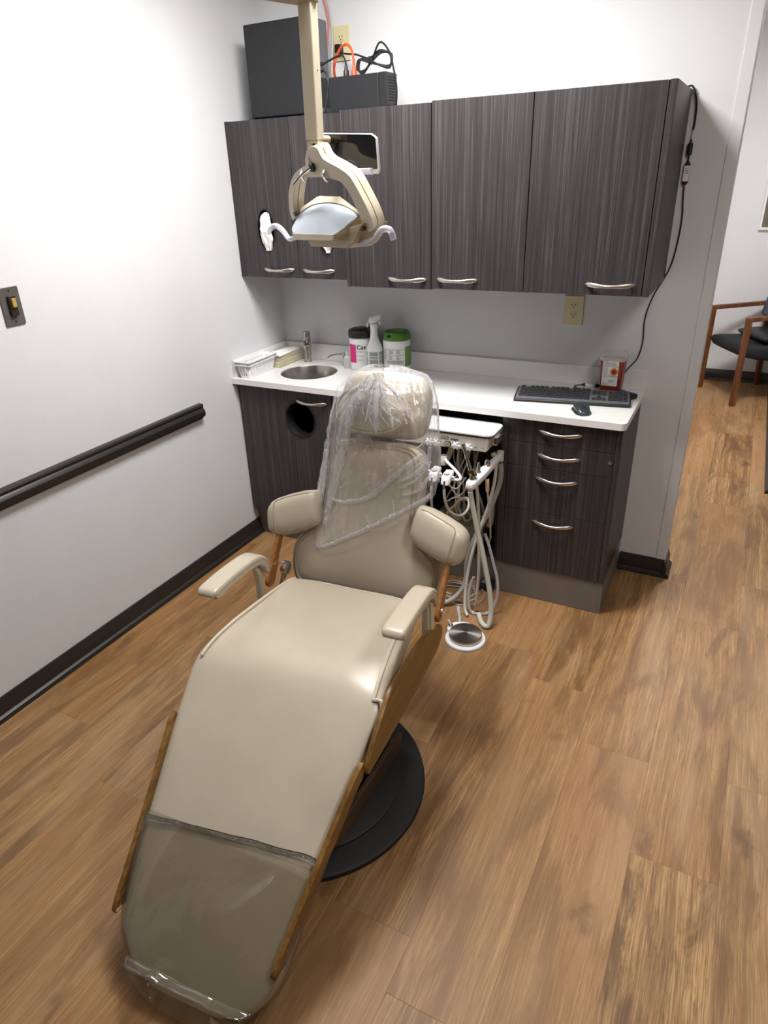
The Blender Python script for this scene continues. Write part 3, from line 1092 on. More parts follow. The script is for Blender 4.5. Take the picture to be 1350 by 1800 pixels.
obj('nozzle', B().cyl(c0 + hd * 0.026 + V(0, 0, 0.236), c0 + hd * 0.029 + V(0, 0, 0.222), 0.005, 0.006, n=16), M['white'], t)
b = B()
patch(b, C3, R3, f - 1.5, f + 1.5, ZC + 0.020, ZC + 0.106, 30, 0.0004)
obj('label', b, M['label'], t)
b = B()
for a0, a1 in ((-0.72, 0.46), (0.56, 1.35), (-1.35, -0.92)):
    for z0, z1, n_ in ((0.084, 0.102, 7), (0.070, 0.081, 4), (0.046, 0.067, 8), (0.024, 0.042, 6)):
        lines(b, C3, R3, f + a0, f + a1, ZC + z0, ZC + z1, n_, fill=0.68, ragged=0.12 if a0 > -0.8 else 0.6, seed=int(z0 * 999 + a0 * 10))
obj('fine_print', b, M['ink'], t, smooth=0)


# ---- nested white baskets and the stack of paper bibs by the side splash
def basket(b, x0, x1, y0, y1, z0, z1, flare, t=0.0022):
    """slotted open basket"""
    def ringat(f, ins):
        e = flare * f - ins
        a = 0.012
        pts = []
        for cx, cy, s in ((x1 + e, y0 - e, -PI / 2), (x1 + e, y1 + e, 0), (x0 - e, y1 + e, PI / 2), (x0 - e, y0 - e, PI)):
            ox = -a if cx > (x0 + x1) / 2 else a
            oy = a if cy < (y0 + y1) / 2 else -a
            for k in range(5):
                q = s + PI / 2 * k / 4
                pts.append(Vector((cx + ox + a * math.cos(q), cy + oy + a * math.sin(q), z0 + (z1 - z0) * f)))
        return pts
    # solid floor, base band, top rim
    b.loft([ringat(0.0, 0.0), ringat(0.20, 0.0), ringat(0.20, t), ringat(0.03, t)], False, False)
    R = ringat(0.02, 0.001)
    vs = [b.bm.verts.new(p) for p in R]
    b.face(vs)
    b.loft([ringat(0.80, 0.0), ringat(0.93, 0.0), ringat(0.95, -0.006), ringat(1.0, -0.0065), ringat(1.0, t - 0.0005), ringat(0.80, t)], False, False)
    # uprights between the slots
    lo, hi = ringat(0.20, 0.0), ringat(0.80, 0.0)
    n = len(lo)
    for j in range(n):
        k = (j + 1) % n
        L = (lo[k] - lo[j]).length
        m = max(1, int(L / 0.0115))
        nin = Vector(((x0 + x1) / 2, (y0 + y1) / 2, 0)) - (lo[j] + lo[k]) / 2
        nin.z = 0
        if abs(lo[k].x - lo[j].x) > abs(lo[k].y - lo[j].y):
            nin.x = 0
        else:
            nin.y = 0
        nin.normalize()
        if m < 2:
            qs = [(0.0, 1.0)]
        else:
            qs = [(max(0, (i - 0.27) / m), min(1, (i + 0.27) / m)) for i in range(m + 1)]
        for qa, qb in qs:
            p = [lo[j].lerp(lo[k], qa), lo[j].lerp(lo[k], qb), hi[j].lerp(hi[k], qb), hi[j].lerp(hi[k], qa)]
            v0 = [b.bm.verts.new(x) for x in p]
            v1 = [b.bm.verts.new(x + nin * t) for x in p]
            b.face(v0)
            b.face(list(reversed(v1)))
            for i in range(4):
                b.face([v0[i], v0[(i + 1) % 4], v1[(i + 1) % 4], v1[i]])


for i, dz in enumerate((0.0, 0.0150)):
    b = B()
    basket(b, 0.040, 0.094, -0.452 + i * 0.002, -0.252, ZC + 0.0004 + dz, ZC + 0.064 + dz, 0.012)
    o = obj('plastic_basket', b, M['white'], None, smooth=30)
    tag(o, ('lower of two nested white slotted baskets, sitting on the counter corner', 'upper white slotted basket nested inside the other by the left wall')[i], 'basket', 'nested white baskets')

b = B()
rb = random.Random(3)
zz = ZC + 0.0004
n_lay = 14
for i in range(n_lay):
    h = 0.0040
    b.box((0.034 + rb.uniform(0, 0.002), -0.236 + rb.uniform(0, 0.003), zz), (0.122 + rb.uniform(-0.003, 0.001), -0.024 + rb.uniform(-0.002, 0), zz + h * 0.86))
    zz += h
o = obj('paper_stack', b, M['bib'], None, smooth=0)
tag(o, 'stack of cream folded paper bibs with a curling top sheet, behind the baskets', 'paper stack')
bibtop = zz
b = B()
pr = [(0.030, 0.0010), (0.045, 0.0035), (0.060, 0.0120), (0.075, 0.0180), (0.090, 0.0150), (0.104, 0.0060), (0.118, 0.0018)]
R = []
for s in range(9):
    f_ = s / 8
    amp = (1 - f_) ** 1.2
    ring = [Vector((x + 0.010 * amp * (1 if x > 0.1 else 0), -0.242 + f_ * 0.215, bibtop + 0.001 + hh * (0.25 + amp))) for x, hh in pr]
    R.append(ring + [v + V(0, 0, 0.0009) for v in reversed(ring)])
b.loft(R, True, True)
sheet = obj('top_sheet', b, M['whitesoft'], o, smooth=60)

# ------------------------------------------------------------------ outlets and light switch
def rrect(cx, cz, w, h, r, n=5):
    pts = []
    for sx, sz, s in ((1, -1, -PI / 2), (1, 1, 0), (-1, 1, PI / 2), (-1, -1, PI)):
        for k in range(n + 1):
            a = s + PI / 2 * k / n
            pts.append((cx + sx * (w / 2 - r) + r * math.cos(a), cz + sz * (h / 2 - r) + r * math.sin(a)))
    return pts


def outlet(label, cx, cz, w, h):
    t = thing('wall_outlet', label, 'outlet', (cx, -WALLGAP, cz))
    f = lambda u, v, d: Vector((u, -WALLGAP - d, v))
    obj('cover_plate', B().prism(rrect(cx, cz, w, h, 0.004), f, 0.0055), M['ivory'], t, bevel=0.0015)
    for s in (1, -1):
        z = cz + s * 0.0195
        pts = []
        for k in range(40):
            a = 2 * PI * k / 40
            pts.append((cx + 0.0172 * math.cos(a), z + max(-0.0125, min(0.0125, 0.0172 * math.sin(a)))))
        g = lambda u, v, d: Vector((u, -WALLGAP - 0.0055 - d, v))
        rc_ = obj('receptacle', B().prism(pts, g, 0.0015), M['ivory'], t, bevel=0.0006)
        e = lambda u, v, d: Vector((u, -WALLGAP - 0.0071 - d, v))
        b = B()
        for sx in (-0.0064, 0.0064):
            b.prism([(cx + sx - 0.0012, z - 0.001), (cx + sx + 0.0012, z - 0.001), (cx + sx + 0.0012, z + 0.0075), (cx + sx - 0.0012, z + 0.0075)], e, 0.0003)
        b.prism(ellipse(cx, z - 0.0065, 0.0025, 0.0025, 14), e, 0.0003)
        obj('slots', b, M['slot'], rc_, smooth=0)
    obj('screw', B().cyl((cx, -0.0064, cz), (cx, -0.0078, cz), 0.0028, n=14), M['nickel'], t)
    return t


outlet('ivory double outlet on the wall just below the long wall cabinet', 1.481, 1.1675, 0.080, 0.118)
outlet('ivory outlet high on the wall above the cabinets, black plug in its lower socket', 0.427, 2.2005, 0.080, 0.125)

t = thing('light_switch', 'brushed grey switch plate with a small yellowed toggle on the left wall', 'light switch', (WALLGAP, -1.508, 1.368))
fx = lambda u, v, d: Vector((WALLGAP + d, u, v))
obj('cover_plate', B().prism(rrect(-1.508, 1.368, 0.072, 0.120, 0.003), fx, 0.004), M['greyplate'], t, bevel=0.0012)
fx2 = lambda u, v, d: Vector((WALLGAP + 0.0041 + d, u, v))
obj('bezel', B().prism(rrect(-1.508, 1.370, 0.026, 0.062, 0.003), fx2, 0.010), M['brown'], t, bevel=0.001)
obj('toggle', B().box((0.0145, -1.515, 1.366), (0.0235, -1.501, 1.394)), M['brass'], t, smooth=0, bevel=0.0015)
for dz in (-0.048, 0.048):
    obj('screw', B().cyl((0.0045, -1.508, 1.368 + dz), (0.006, -1.508, 1.368 + dz), 0.0032, n=14), M['brown'], t)

# ------------------------------------------------------------------ computer, UPS and their leads on top of the cabinets
TOP = UZ1 + 0.0006
t = thing('computer_tower', 'tall charcoal desktop computer standing on the left wall cabinet', 'computer', (0.28, -0.18, TOP))
tx0, tx1, ty0, ty1, tz1 = 0.111, 0.428, -0.252, -0.116, 2.266
obj('case', B().box((tx0, ty0, TOP + 0.006), (tx1 - 0.030, ty1, tz1)), M['casegrey'], t, smooth=0, bevel=0.006, seg=3)
bz = obj('front_bezel', B().box((tx1 - 0.0295, ty0 + 0.001, TOP + 0.006), (tx1, ty1 - 0.001, tz1 - 0.001)), M['bezel'], t, smooth=0, bevel=0.008, seg=3)
for dx in (0.02, 0.25):
    b = B()
    b.box((tx0 + dx, ty0 + 0.015, TOP), (tx0 + dx + 0.03, ty1 - 0.015, TOP + 0.007))
    obj('foot', b, M['black'], t, smooth=0)
ym = ty0 + 0.045
obj('power_button', B().box((tx1, ym - 0.009, tz1 - 0.122), (tx1 + 0.0015, ym + 0.009, tz1 - 0.104)), M['black'], bz, smooth=0)
for k, (dz, hh) in enumerate(((0.055, 0.004), (0.072, 0.004), (0.088, 0.004), (0.150, 0.016))):
    obj('port', B().box((tx1, ym - 0.004, tz1 - dz - hh), (tx1 + 0.0008, ym + 0.004, tz1 - dz)), M['slot'], bz, smooth=0)
obj('drive_bay', B().box((tx1, ym - 0.02, TOP + 0.03), (tx1 + 0.0008, ty1 - 0.01, TOP + 0.135)), M['black'], bz, smooth=0, bevel=0.0005)
b = B()
f_ = lambda u, v, d: Vector((tx1 + 0.0010 + d, u, v))
b.prism(ellipse(ym + 0.008, TOP + 0.022, 0.0085, 0.0085, 30), f_, 0.0005, [ellipse(ym + 0.008, TOP + 0.022, 0.0072, 0.0072, 30)])
emb = text_mesh('hp', 0.013, lambda x, y, n: Vector((tx1 + 0.0012 + n, ym + 0.008 + x, TOP + 0.0185 + y)), 0.0002, 'CENTER', 0.25)
tm = bpy.data.meshes.new('tmp')
emb.bm.to_mesh(tm)
emb.bm.free()
b.bm.from_mesh(tm)
bpy.data.meshes.remove(tm)
obj('round_emblem', b, M['greycord'], bz, smooth=0)

t = thing('backup_battery', 'black box shaped battery backup lying on the cabinets beside the computer', 'battery backup', (0.63, -0.2, TOP))
ux0, ux1, uy0, uy1, uz1 = 0.502, 0.757, -0.256, -0.162, 2.053
obj('case', B().box((ux0, uy0, TOP + 0.001), (ux1 - 0.034, uy1, uz1)), M['casegrey'], t, smooth=0, bevel=0.003)
en = obj('end_cap', B().box((ux1 - 0.0335, uy0 - 0.001, TOP + 0.0005), (ux1, uy1 + 0.001, uz1 + 0.001)), M['black'], t, smooth=0, bevel=0.004, seg=3)
b = B()
for i in range(7):
    for j in range(9):
        y = uy0 + 0.020 + i * 0.0085
        z = TOP + 0.028 + j * 0.0095
        b.box((ux1 + 0.0002, y, z), (ux1 + 0.0010, y + 0.005, z + 0.005))
obj('vent_grille', b, M['slot'], en, smooth=0)


def plug(parent_thing, at, d, m, w=0.010, L=0.035):
    at, d = Vector(at), Vector(d).normalized()
    sd_ = d.orthogonal().normalized()
    up_ = d.cross(sd_)
    b = B().superloft([(at + d * q, sd_ * a, up_ * c) for q, a, c in ((0, w, w * 0.8), (L * 0.5, w, w * 0.8), (L * 0.62, w * 0.7, w * 0.6), (L, w * 0.45, w * 0.45))], p=4, n=16)
    return obj('plug', b, m, parent_thing)


def cord(name, label, cat, pts, r, m, plugs=(), group=None, smooth=8):
    t = thing(name, label, cat, pts[0], group=group)
    obj('cord', B().tube(pts, r, 10, smooth=smooth), m, t)
    for at, d, mm, w, L in plugs:
        plug(t, at, d, mm, w, L)
    return t


zU = uz1 + 0.0012
cord('power_cable', 'orange power cord arching into the top of the battery backup', 'power cord',
     [(0.583, -0.158 - 0.03, zU + 0.040), (0.583, -0.190, zU + 0.062), (0.572, -0.185, zU + 0.094), (0.548, -0.178, zU + 0.112), (0.520, -0.170, zU + 0.106), (0.490, -0.160, zU + 0.078), (0.470, -0.150, zU + 0.03), (0.455, -0.085, zU - 0.04), (0.450, -0.070, TOP + 0.005)],
     0.0048, M['orangecord'], [((0.583, -0.188, zU), (0, 0, 1), M['orangecord'], 0.0105, 0.045)], 'leads of the computer corner')
cord('power_cable', 'short black power cord plugged in beside the orange one', 'power cord',
     [(0.553, -0.198, zU + 0.036), (0.552, -0.200, zU + 0.056), (0.540, -0.200, zU + 0.074), (0.518, -0.198, zU + 0.074), (0.480, -0.192, zU + 0.066), (0.446, -0.190, zU + 0.056)],
     0.0036, M['black'], [((0.553, -0.198, zU), (0, 0, 1), M['black'], 0.0105, 0.042), ((0.4305, -0.190, zU + 0.056), (1, 0, 0), M['black'], 0.007, 0.02)], 'leads of the computer corner')
cord('video_cable', 'black lead hanging down the front of the computer between it and the battery backup', 'cable',
     [(0.446, -0.215, zU + 0.028), (0.470, -0.228, zU + 0.024), (0.490, -0.235, zU - 0.01), (0.485, -0.240, zU - 0.06), (0.478, -0.245, TOP + 0.03), (0.474, -0.240, TOP + 0.0042), (0.470, -0.200, TOP + 0.0042)],
     0.0033, M['black'], [((0.4305, -0.213, zU + 0.028), (1, -0.1, 0), M['black'], 0.009, 0.022)], 'leads of the computer corner')
# mains lead of the battery backup: wall plug, coiled slack, back into its end
t = thing('power_cable', 'coiled black power cord from the wall outlet resting on the battery backup', 'power cord', (0.427, -0.02, 2.18), group='leads of the computer corner')
plugz = 2.2005 - 0.0195
b = B().superloft([(V(0.424, -0.0085 - q, plugz - 0.002), V(0.013, 0, 0), V(0, 0, 0.016)) for q in (0.0, 0.022, 0.028)], p=5, n=20)
obj('plug', b, M['black'], t)
pts = [(0.430, -0.030, plugz - 0.008), (0.445, -0.042, plugz - 0.020), (0.490, -0.075, plugz - 0.030), (0.560, -0.120, plugz - 0.044), (0.625, -0.165, zU + 0.062), (0.662, -0.190, zU + 0.058)]
n_l = 3
for i in range(n_l):
    e = 0.004 * i
    pts += [(0.705 + e, -0.200, zU + 0.076 - e), (0.748 + e, -0.200, zU + 0.058), (0.748, -0.205, zU + 0.016 + e), (0.700, -0.208, zU + 0.030), (0.655, -0.205, zU + 0.050 - e), (0.622 - e, -0.205, zU + 0.052), (0.612 - e, -0.200, zU + 0.018 + e * 0.5), (0.630, -0.198, zU + 0.008 + e), (0.665, -0.200, zU + 0.040)]
pts += [(0.712, -0.215, zU + 0.098), (0.756, -0.225, zU + 0.066), (0.775, -0.228, zU + 0.01), (0.785, -0.225, zU - 0.055), (0.781, -0.222, TOP + 0.02), (0.772, -0.220, TOP + 0.013), (0.7615, -0.2195, TOP + 0.014)]
obj('cord', B().tube(pts, 0.0036, 8, smooth=7), M['black'], t)
obj('tie', B().superloft([(V(0.660 + q, -0.203, zU + 0.046), V(0, 0.012, 0), V(0, 0, 0.014)) for q in (0, 0.007)], p=3, n=16), M['black'], t)
cord('network_cable', 'pale red cable dropping from above behind the computer', 'cable',
     [(0.300, -0.012, CEIL - 0.02), (0.330, -0.012, 2.45), (0.372, -0.014, 2.30), (0.376, -0.030, 2.22), (0.374, -0.050, 2.10), (0.372, -0.06, TOP + 0.005)], 0.0038, M['pinkcord'], group='leads of the computer corner')
cord('network_cable', 'light grey cable dropping from above next to the pale red one', 'cable',
     [(0.328, -0.012, CEIL - 0.02), (0.352, -0.012, 2.45), (0.385, -0.014, 2.30), (0.400, -0.030, 2.22), (0.400, -0.050, 2.10), (0.400, -0.06, TOP + 0.005)], 0.0042, M['greycord'], group='leads of the computer corner')
t = thing('power_strip', 'end of a black lead poking out at the left behind the computer', 'cable', (0.09, -0.14, TOP))
obj('plug_body', B().box((0.082, -0.160, TOP + 0.010), (0.109, -0.128, TOP + 0.036)), M['black'], t, smooth=0, bevel=0.004)
obj('cord', B().tube([(0.088, -0.145, TOP + 0.022), (0.070, -0.150, TOP + 0.018), (0.070, -0.158, TOP + 0.008), (0.092, -0.165, TOP + 0.0038), (0.106, -0.164, TOP + 0.0038)], 0.0034, 8), M['black'], t)

# ------------------------------------------------------------------ the cable down the right end of the cabinets
CD = -0.0065
t = thing('extension_cable', 'thin black cable looping off the long wall cabinet and down the wall to the counter', 'cable', (1.83, CD, 1.93))
up = [(1.760, -0.030, TOP + 0.003), (1.795, -0.020, TOP + 0.006), (1.818, -0.014, 1.938), (1.8365, CD - 0.003, 1.892), (1.8400, CD, 1.830), (1.8385, CD, 1.806)]
obj('cord', B().tube(up, 0.0032, 10), M['black'], t)
obj('wire_sleeve', B().tube([up[-1], (1.8375, CD, 1.792), (1.8375, CD, 1.778)], 0.0022, 8), M['greycord'], t)
obj('cord', B().tube([(1.8375, CD, 1.778), (1.8375, CD, 1.70)], 0.0030, 8, smooth=1), M['black'], t)
obj('ferrite_core', B().lathe([(0.0062, 1.727), (0.0092, 1.731), (0.0092, 1.763), (0.0062, 1.767)], (1.8375, -0.0105, 0), n=20), M['black'], t)
obj('connector', B().superloft([(V(1.838, -0.0075, z), V(w, 0, 0), V(0, 0.0055, 0)) for z, w in ((1.708, 0.004), (1.700, 0.0095), (1.640, 0.0100), (1.632, 0.006))], p=5, n=20), M['black'], t)
lb = obj('cable_label', B().box((1.8290, -0.0145, 1.643), (1.8475, -0.0133, 1.694)), M['label'], t, smooth=0)
b = B()
rg = random.Random(4)
for i in range(3):
    for j in range(3):
        b.box((1.8335 + j * 0.0038, -0.0152, 1.684 - i * 0.0075), (1.8335 + j * 0.0038 + rg.uniform(0.0012, 0.003), -0.0147, 1.684 - i * 0.0075 + rg.uniform(0.002, 0.004)))
obj('handwriting', b, M['inkblack'], lb, smooth=0)
obj('red_ring', B().cyl((1.838, -0.0075, 1.634), (1.838, -0.0075, 1.624), 0.0042, 0.003, n=14), M['orangecord'], t)
lo = [(1.838, -0.0075, 1.626), (1.8385, CD, 1.60), (1.842, CD, 1.565), (1.846, CD, 1.53), (1.845, CD, 1.45), (1.831, CD, 1.346), (1.786, CD, 1.240), (1.766, CD, 1.150), (1.770, CD, 1.060), (1.758, CD, 0.990), (1.730, -0.024, 0.950), (1.706, -0.031, 0.905), (1.685, -0.030, ZC + 0.006), (1.640, -0.030, ZC + 0.0045)]
obj('cord', B().tube(lo, 0.0026, 10), M['black'], t)

# ------------------------------------------------------------------ keyboard, mouse, sharps bin, hub
KA = math.atan2(0.049, 0.438)
KB = Matrix.Translation((1.556, -0.2365, ZC)) @ Matrix.Rotation(KA + 0.045, 4, 'Z')
t = thing('keyboard', 'black keyboard with a grey deck on the worktop', 'keyboard', (0, 0, 0), local=True)
t.matrix_world = KB
kw, kd = 0.450, 0.150
prof = [(-kd / 2, 0.0005), (-kd / 2 - 0.001, 0.006), (-kd / 2 + 0.003, 0.012), (kd / 2 - 0.004, 0.023), (kd / 2, 0.019), (kd / 2, 0.0005)]
b = B()
b.loft([[Vector((x, y, z)) for y, z in prof] for x in (-kw / 2, kw / 2)])
obj('body', b, M['black'], t, bevel=0.003)
slope = (0.0245 - 0.0125) / kd
deckz = lambda y: 0.0128 + (y + kd / 2) * slope
b = B()
pts = [(-kw / 2 + 0.006, -kd / 2 + 0.006), (kw / 2 - 0.006, -kd / 2 + 0.006), (kw / 2 - 0.006, kd / 2 - 0.006), (-kw / 2 + 0.006, kd / 2 - 0.006)]
b.prism(pts, lambda u, v, d: Vector((u, v, deckz(v) + d - 0.0012)), 0.0018)
obj('deck', b, M['kbgrey'], t, smooth=0, bevel=0.0006)
keymesh = {}


def key(x, y, w, d=0.0145):
    kk = (round(w, 4), round(d, 4))
    if kk not in keymesh:
        b = B()
        b.loft([[Vector((sx * (w / 2 - i), sy * (d / 2 - i), h)) for sx, sy in ((-1, -1), (1, -1), (1, 1), (-1, 1))] for i, h in ((0, 0), (0, 0.003), (0.0018, 0.0058))])
        o = obj('key', b, M['key'], t, smooth=0)
        keymesh[kk] = o.data
    else:
        o = bpy.data.objects.new('key', keymesh[kk])
        COL.objects.link(o)
        o.parent = t
    o.location = (x, y, deckz(y) + 0.0007)
    o.rotation_euler = (math.atan(slope), 0, 0)


u = 0.0187
y_rows = [0.058, 0.036, 0.0175, -0.001, -0.0195, -0.038]
x0 = -kw / 2 + 0.014
layout = [
    [(0, 1)] + [(2 + i + (i // 4) * 0.5, 1) for i in range(12)],
    [(i, 1) for i in range(13)] + [(13, 2)],
    [(0, 1.5)] + [(1.5 + i, 1) for i in range(12)] + [(13.5, 1.5)],
    [(0, 1.75)] + [(1.75 + i, 1) for i in range(11)] + [(12.75, 2.25)],
    [(0, 2.25)] + [(2.25 + i, 1) for i in range(10)] + [(12.25, 2.75)],
    [(0, 1.5), (1.5, 1.25), (2.75, 1.25), (4, 6), (10, 1.25), (11.25, 1.25), (12.5, 1.25), (13.75, 1.25)],
]
nkeys = 0
for yv, row in zip(y_rows, layout):
    for kx, kwid in row:
        key(x0 + (kx + kwid / 2) * u, yv, kwid * u - 0.0032)
        nkeys += 1
nx = x0 + 15.35 * u
for i in range(3):
    for yv in (y_rows[1], y_rows[2]):
        key(nx + (i + 0.5) * u, yv, u - 0.0032)
        nkeys += 1
for dx, yv in ((0.5, y_rows[5]), (1.5, y_rows[5]), (2.5, y_rows[5]), (1.5, y_rows[4])):
    key(nx + dx * u, yv, u - 0.0032)
    nkeys += 1
px_ = nx + 3.35 * u
for yv in y_rows[1:5]:
    for i in range(3):
        key(px_ + (i + 0.5) * u, yv, u - 0.0032)
        nkeys += 1
key(px_ + 1.0 * u, y_rows[5], 2 * u - 0.0032)
key(px_ + 2.5 * u, y_rows[5], u - 0.0032)
key(px_ + 3.5 * u, y_rows[1], u - 0.0032)
key(px_ + 3.5 * u, (y_rows[2] + y_rows[3]) / 2, u - 0.0032, 0.033)
key(px_ + 3.5 * u, (y_rows[4] + y_rows[5]) / 2, u - 0.0032, 0.033)

t = thing('mouse', 'dark glossy computer mouse in front of the keyboard', 'mouse', (1.627, -0.388, ZC), RAD(-62), local=True)
b = B()
rows = []
for i in range(15):
    f_ = i / 14
    x = -0.050 + 0.100 * f_
    w = 0.030 * (math.sin(PI * min(1, max(0.0, 0.06 + f_ * 0.88))) ** 0.45)
    h = 0.036 * (math.sin(PI * (0.10 + 0.80 * f_)) ** 0.8) * (1.08 - 0.25 * f_)
    rows.append((V(x, 0, 0.001 + h / 2 * 0.98), V(0, w * (0.93 + 0.07 * abs(2 * f_ - 1)), 0), V(0, 0, h / 2)))
b.superloft(rows, p=2.6, n=28)
obj('shell', b, M['mouse'], t, smooth=60)
obj('scroll_wheel', B().cyl((0.022, -0.0035, 0.026), (0.022, 0.0035, 0.026), 0.0085, n=20), M['black'], t)
obj('base_skirt', B().superloft([(V(-0.049, 0, 0.005), V(0, 0.012, 0), V(0, 0, 0.004)), (V(-0.035, 0, 0.005), V(0, 0.0295, 0), V(0, 0, 0.0046)), (V(0, 0, 0.005), V(0, 0.0308, 0), V(0, 0, 0.0046)), (V(0.03, 0, 0.005), V(0, 0.0295, 0), V(0, 0, 0.0046)), (V(0.049, 0, 0.005), V(0, 0.014, 0), V(0, 0, 0.004))], p=4, n=24), M['black'], t, smooth=60)

SA = RAD(-2)
t = thing('sharps_container', 'red sharps container with a clear lid and white warning label', 'sharps container', (1.680, -0.0855, ZC), RAD(0), local=True)
b = B()
rows = [(V(0, 0, 0.0008), V(0.0385, 0, 0), V(0, 0.0345, 0)), (V(0, 0, 0.004), V(0.0405, 0, 0), V(0, 0.0365, 0)), (V(0, 0, 0.142), V(0.0470, 0, 0), V(0, 0.043, 0)), (V(0, 0, 0.144), V(0.0455, 0, 0), V(0, 0.0415, 0))]
b.superloft(rows, p=9, n=40)
obj('bin_body', b, M['redbin'], t, bevel=0.001)
b = B().superloft([(V(0, 0, z), V(w, 0, 0), V(0, w - 0.004, 0)) for z, w in ((0.140, 0.0500), (0.146, 0.0520), (0.154, 0.0520), (0.1545, 0.0470), (0.163, 0.0455), (0.1655, 0.0430))], p=9, n=40)
obj('lid', b, M['clearlid'], t)
fl_ = lambda u, v, d: Vector((u, -0.0365 - (v - 0.004) * (0.0065 / 0.138) - 0.0004 - d, v))
obj('label', B().prism(rrect(-0.004, 0.090, 0.062, 0.106, 0.003), fl_, 0.0003), M['label'], t, smooth=0)
b = B()
g_ = lambda u, v, d: fl_(u, v, d + 0.0006)
def bar(b, u0, u1, v0, v1, g=None):
    b.prism([(u0, v0), (u1, v0), (u1, v1), (u0, v1)], g or g_, 0.0002)
for i, (u0, u1) in enumerate(((-0.031, -0.016), (-0.031, -0.014), (-0.031, 0.020), (-0.031, 0.016), (-0.031, 0.021))):
    bar(b, u0, u1, 0.1385 - i * 0.0040, 0.1400 - i * 0.0040)
for i in range(9):
    bar(b, -0.031, -0.015 + 0.004 * ((i * 7) % 3) / 3, 0.1085 - i * 0.0045, 0.1100 - i * 0.0045)
for i in range(3):
    bar(b, -0.008, 0.018 - 0.004 * i, 0.0595 - i * 0.004, 0.0610 - i * 0.004)
for i in range(2):
    bar(b, -0.031, -0.012, 0.0465 - i * 0.0045, 0.0480 - i * 0.0045)
obj('fine_print', b, M['ink'], t, smooth=0)
b = text_mesh('Biohazard', 0.0090, lambda x, y, n: fl_(0.010 + x, 0.0755 + y, 0.0006 + n), 0.0001)
tm = bpy.data.meshes.new('tmp')
hb = text_mesh('Sharps for disposal', 0.0072, lambda x, y, n: fl_(-0.003 + x, 0.1155 + y, 0.0006 + n), 0.0001)
hb.bm.to_mesh(tm)
hb.bm.free()
b.bm.from_mesh(tm)
bpy.data.meshes.remove(tm)
bpy.data.objects  # lettering heads the label
obj('lettering', b, M['inkblack'], t, smooth=0)
bc = (0.011, 0.0965)
obj('orange_disc', B().prism(ellipse(bc[0], bc[1], 0.0150, 0.0150, 36), g_, 0.0002), M['orange'], t, smooth=0)
b = B()
h_ = lambda u, v, d: fl_(u, v, d + 0.0011)
for k in range(3):
    a = PI / 2 + k * 2 * PI / 3
    cx, cz = bc[0] + 0.0058 * math.cos(a), bc[1] + 0.0058 * math.sin(a)
    pts_o, pts_i = [], []
    for s in range(25):
        q = a + 0.55 + (2 * PI - 1.1) * s / 24
        pts_o.append((cx + 0.0056 * math.cos(q), cz + 0.0056 * math.sin(q)))
        pts_i.append((cx + 0.0006 * math.cos(a) + 0.0036 * math.cos(q), cz + 0.0006 * math.sin(a) + 0.0036 * math.sin(q)))
    for s in range(24):
        vs = [b.bm.verts.new(h_(*q, 0)) for q in (pts_o[s], pts_o[s + 1], pts_i[s + 1], pts_i[s])]
        b.face(vs)
b.prism(ellipse(bc[0], bc[1], 0.0072, 0.0072, 30), h_, 0.0001, [ellipse(bc[0], bc[1], 0.0058, 0.0058, 30)])
obj('biohazard_symbol', b, M['inkblack'], t, smooth=0)

t = thing('usb_hub', 'small black hub with violet switches beside the sharps container', 'usb hub', (1.742, -0.128, ZC), RAD(-30), local=True)
obj('hub_body', B().box((-0.052, -0.016, 0.0006), (0.052, 0.016, 0.0205)), M['black'], t, smooth=0, bevel=0.004, seg=3)
for i in range(4):
    obj('switch', B().box((-0.042 + i * 0.023, -0.005, 0.0205), (-0.028 + i * 0.023, 0.008, 0.0235)), M['purple'], t, smooth=0, bevel=0.001)
t = thing('usb_adapter', 'white cable adapter with black ends between keyboard and sharps container', 'adapter', (1.585, -0.040, ZC))
obj('adapter_body', B().superloft([(V(1.567 + q, -0.0325, ZC + 0.0072), V(0, 0.0095, 0), V(0, 0, 0.0065)) for q in (0, 0.004, 0.036, 0.040)], p=6, n=20), M['white'], t)
obj('plug', B().superloft([(V(1.6075 + q, -0.0325, ZC + 0.0072), V(0, w, 0), V(0, 0, w * 0.8)) for q, w in ((0, 0.0085), (0.012, 0.008), (0.018, 0.004))], p=4, n=16), M['black'], t)
obj('plug', B().superloft([(V(1.5665 - q, -0.0325, ZC + 0.0062), V(0, w, 0), V(0, 0, w * 0.8)) for q, w in ((0, 0.007), (0.008, 0.006), (0.016, 0.003))], p=4, n=16), M['black'], t)
obj('cord', B().tube([(1.5505, -0.0325, ZC + 0.006), (1.534, -0.042, ZC + 0.0035), (1.526, -0.060, ZC + 0.0028), (1.545, -0.085, ZC + 0.0028), (1.575, -0.115, ZC + 0.0028)], 0.0021, 8), M['black'], t)

